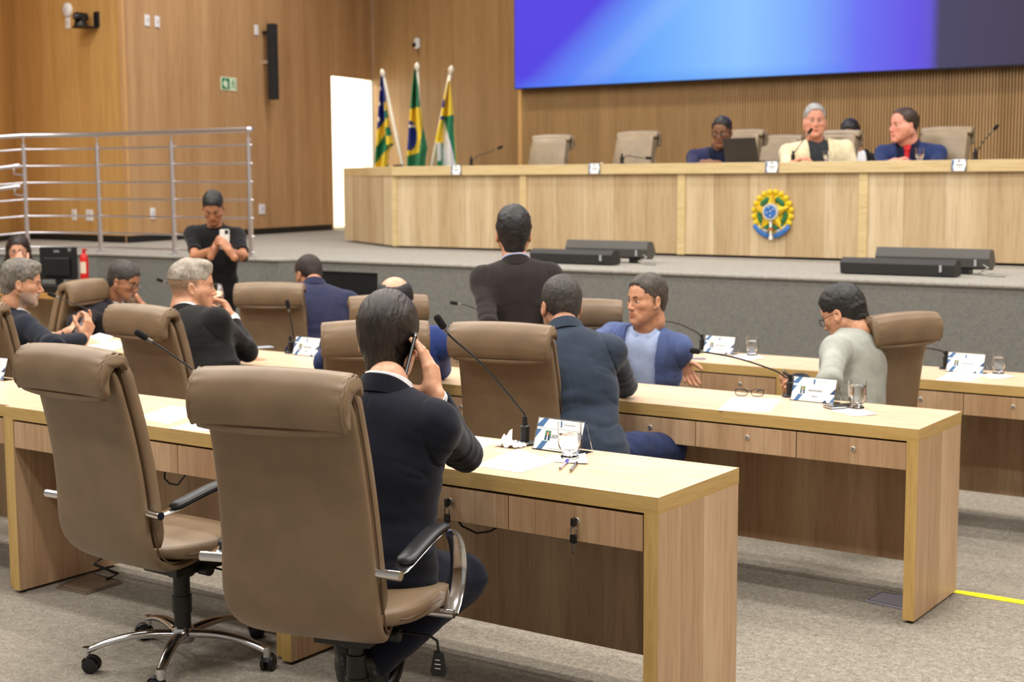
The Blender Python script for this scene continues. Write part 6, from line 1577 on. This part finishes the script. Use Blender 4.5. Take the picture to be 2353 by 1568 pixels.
m = MB(); m.prism([(-.125, 0), (-.07, .052), (-.07, .026), (-.035, .026), (-.035, -.05), (-.06, -.05), (-.06, -.026), (-.07, -.026), (-.07, -.052)], -.0118, -.0102); part('arrow', m, mat('sign_cream', (216, 232, 200), .6), sg_)
m = MB(); m.ball((.075, -.010, .045), .011, 8, sc=(1, .3, 1)); m.tube([(.072, -.0095, .03), (.070, -.0095, -.005)], (.010, .003), 8, flat=(1, 0, 0)); m.tube([(.07, -.0095, -.005), (.055, -.0095, -.028), (.045, -.0095, -.05)], .004, 6); m.tube([(.07, -.0095, -.005), (.085, -.0095, -.025), (.105, -.0095, -.035)], .004, 6); m.tube([(.07, -.0095, .025), (.05, -.0095, .005)], .004, 6); m.tube([(.072, -.0095, .025), (.095, -.0095, .012)], .004, 6); m.box(.118, .128, -.0098, -.0081, -.06, .06)
part('running_figure', m, mat('sign_green', (20, 122, 84), .6), sg_)
p = onwall(962, 100, WB, WE); rz = wall_frame(WB, WE); t_ = thing('security_camera', 'small white security camera above the flags', 'camera', tuple(p), rz)
m = MB(); m.box(-.045, .045, -.05, 0, -.07, .07); cb = part('housing', m, M_WHITE, t_, bevel=.018); m = MB(); m.tube([(-.02, -.045, -.02), (-.02, -.075, -.02)], [.03, .026], 18); part('lens', m, M_BLACK, cb, smooth=R(30)); m = MB(); m.tube([(0, -.01, -.07), (0, -.008, -.16)], .006, 8); part('cable', m, mat('cable_brown', (110, 80, 50), .6), t_)

# ------------------------------------------------------------------ clerk's corner at the left
yw = 7.55
c_ = atY(120, 672, yw); t_ = thing('clerk_desk', 'small oak desk with a computer monitor before the woman at the left', 'desk', (c_.x, yw, TIER[3])); tz = c_.z-TIER[3]
m = MB(); m.box(-1.1, .30, -.1, .45, tz-.045, tz); part('tabletop', m, mat('clerk_top', (196, 146, 84), .5), t_, bevel=.002)
m = MB(); m.box(-1.1, -.36, -.08, -.05, .05, tz-.045); part('front_panel', m, M_DAISP, t_); 
for x in (-.40, .25): m = MB(); m.box(x, x+.045, -.09, .43, 0, tz-.045); part('leg', m, M_DAISP, t_)
mo = atY(135, 605, yw+.12); t_ = thing('computer_monitor', 'black computer monitor seen from behind at the left', 'monitor', (mo.x, yw+.12, TIER[3]+tz), R(22)); mh = mo.z-(TIER[3]+tz)
m = MB(); m.box(-.165, .165, -.02, .02, mh-.135, mh+.135); bk = part('back_shell', m, M_BLACK, t_, bevel=.008); m = MB(); m.box(-.12, .12, -.045, -.018, mh-.11, mh+.05); part('rear_bulge', m, mat('monitor_bulge', (16, 16, 18), .5), bk, bevel=.012)
m = MB(); m.box(-.03, .03, -.015, .015, 0, mh-.1); m.box(-.11, .11, -.09, .09, 0, .012); part('stand', m, M_BLACK, t_, bevel=.003)
m = MB(); m.box(-.03, .02, -.0215, -.0202, mh+.090, mh+.108); m.box(.10, .125, -.0215, -.0202, mh+.10, mh+.125); part('sticker', m, mat('sticker_grey', (130, 130, 130), .5), bk)
k_ = atY(100, 655, yw); t_ = tag(part('desk_tray', (lambda m: (m.box(-.22, .2, -.08, .1, 0, .06), m)[1])(MB()), mat('tray_black', (22, 22, 24), .5), None, bevel=.008), 'black desk tray under the computer monitor', 'tray'); t_.location = (atY(120, 655, yw).x, yw, TIER[3]+tz)
fx = atY(194, 620, 8.3); t_ = thing('fire_extinguisher', 'red fire extinguisher standing against the stage front', 'fire extinguisher', (fx.x, 8.3, TIER[3]))
s0 = fx.z-.20-TIER[3]
m = MB(); m.box(-.05, .05, -.05, .05, 0, s0); part('stand', m, M_BLACK, t_); m = MB(); m.lathe([(.0001, s0), (.034, s0), (.036, s0+.02), (.036, s0+.30), (.026, s0+.335), (.012, s0+.35), (.0001, s0+.35)], 24); part('cylinder', m, mat('extinguisher_red', (206, 30, 30), .35), t_, smooth=R(40))
m = MB(); m.lathe([(.0001, s0+.35), (.016, s0+.35), (.014, s0+.38), (.0001, s0+.39)], 14); m.box(-.008, .04, -.008, .008, s0+.37, s0+.382); part('valve', m, mat('valve_red', (190, 34, 34), .4), t_)
m = MB(); rs = [[(.0368*math.cos(a), .0368*math.sin(a), z) for a in np.linspace(PI+.3, 2*PI-.3, 10)]+[(.0357*math.cos(a), .0357*math.sin(a), z) for a in np.linspace(2*PI-.3, PI+.3, 10)] for z in (s0+.17, s0+.27)]; m.rings(rs); part('label', m, mat('label_cream', (226, 210, 190), .6), t_)

# ------------------------------------------------------------------ floor details
def flplate(label, quad, z, m_):
    P = [atZ(x, y, z) for x, y in quad]; c = sum(P, Vector())/4; t_ = thing('floor_box', label, 'floor box', (c.x, c.y, z)); m = MB(); vs = [(p.x-c.x, p.y-c.y, h) for h in (.0, .006) for p in P]
    m.add(vs, [(0, 3, 2, 1), (4, 5, 6, 7), (0, 1, 5, 4), (1, 2, 6, 5), (2, 3, 7, 6), (3, 0, 4, 7)]); part('lid', m, m_, t_, bevel=.001)
    m = MB(); pts = [((p.x-c.x)*.9, (p.y-c.y)*.9, .0065) for p in P]; m.tube(pts, .0015, 6, closed=True); part('groove', m, mat('groove_dark', (60, 54, 48), .6), t_); return t_, c
t_, c = flplate('bronze floor box beside the foot of the left desk, with a black cable', [(128, 1352), (210, 1318), (284, 1340), (198, 1368)], .001, mat('bronze_lid', (140, 124, 106), .4, .3))
m = MB(); q = atY(245, 1275, 3.80)-c; m.tube([(0.02, .07, .008), (.06, .10, .03), (q.x-.02, q.y-.05, .07), (q.x, q.y, q.z)], .007, 8); part('cable', m, M_BLACK, t_, smooth=True)
flplate('silver floor box behind the foot of the second row desk', [(1988, 1382), (2024, 1363), (2100, 1374), (2076, 1402)], TIER[1]+.001, mat('silver_lid', (170, 170, 186), .4, .2))
m = MB(); tp_ = [atZ(x, y, TIER[1]) for x, y in ((2193, 1357), (2260, 1366), (2330, 1378), (2420, 1392))]; tw = [atZ(x, y, TIER[1]) for x, y in ((2188, 1363), (2256, 1375), (2326, 1386), (2420, 1402))]
c = tp_[0]; vs = [(p.x-c.x, p.y-c.y, h) for h in (0, .0015) for p in tp_+tw[::-1]]; n_ = 8; m.add(vs, [tuple(range(n_))[::-1], tuple(range(n_, 2*n_))]+[(i, (i+1) % n_, (i+1) % n_+n_, i+n_) for i in range(n_)])
tag(link('floor_tape', m.mesh('floor_tape', mat('yellow_tape', (250, 236, 20), .5)), None, (c.x, c.y, TIER[1]+.001)), 'yellow tape stuck along the carpet step at the right', 'tape')
def cable(label, pts):
    c = pts[0]; m = MB(); m.tube([p-c for p in pts], .0035, 8); tag(link('cable', m.mesh('cable', M_BLACK, True), None, tuple(c)), label, 'cable')
cy = 3.78
cable('black cable looping under the nearest desk beside its left drawer', [atY(1048, 1190, cy), atY(1062, 1210, cy), atY(1095, 1226, cy), atY(1125, 1222, cy), atY(1150, 1208, cy)])
cable('black cable loop hanging under the desk between the two nearest chairs', [atY(380, 1070, cy), atY(378, 1100, cy), atY(390, 1112, cy), atY(408, 1115, cy), atY(420, 1100, cy), atY(434, 1082, cy)])
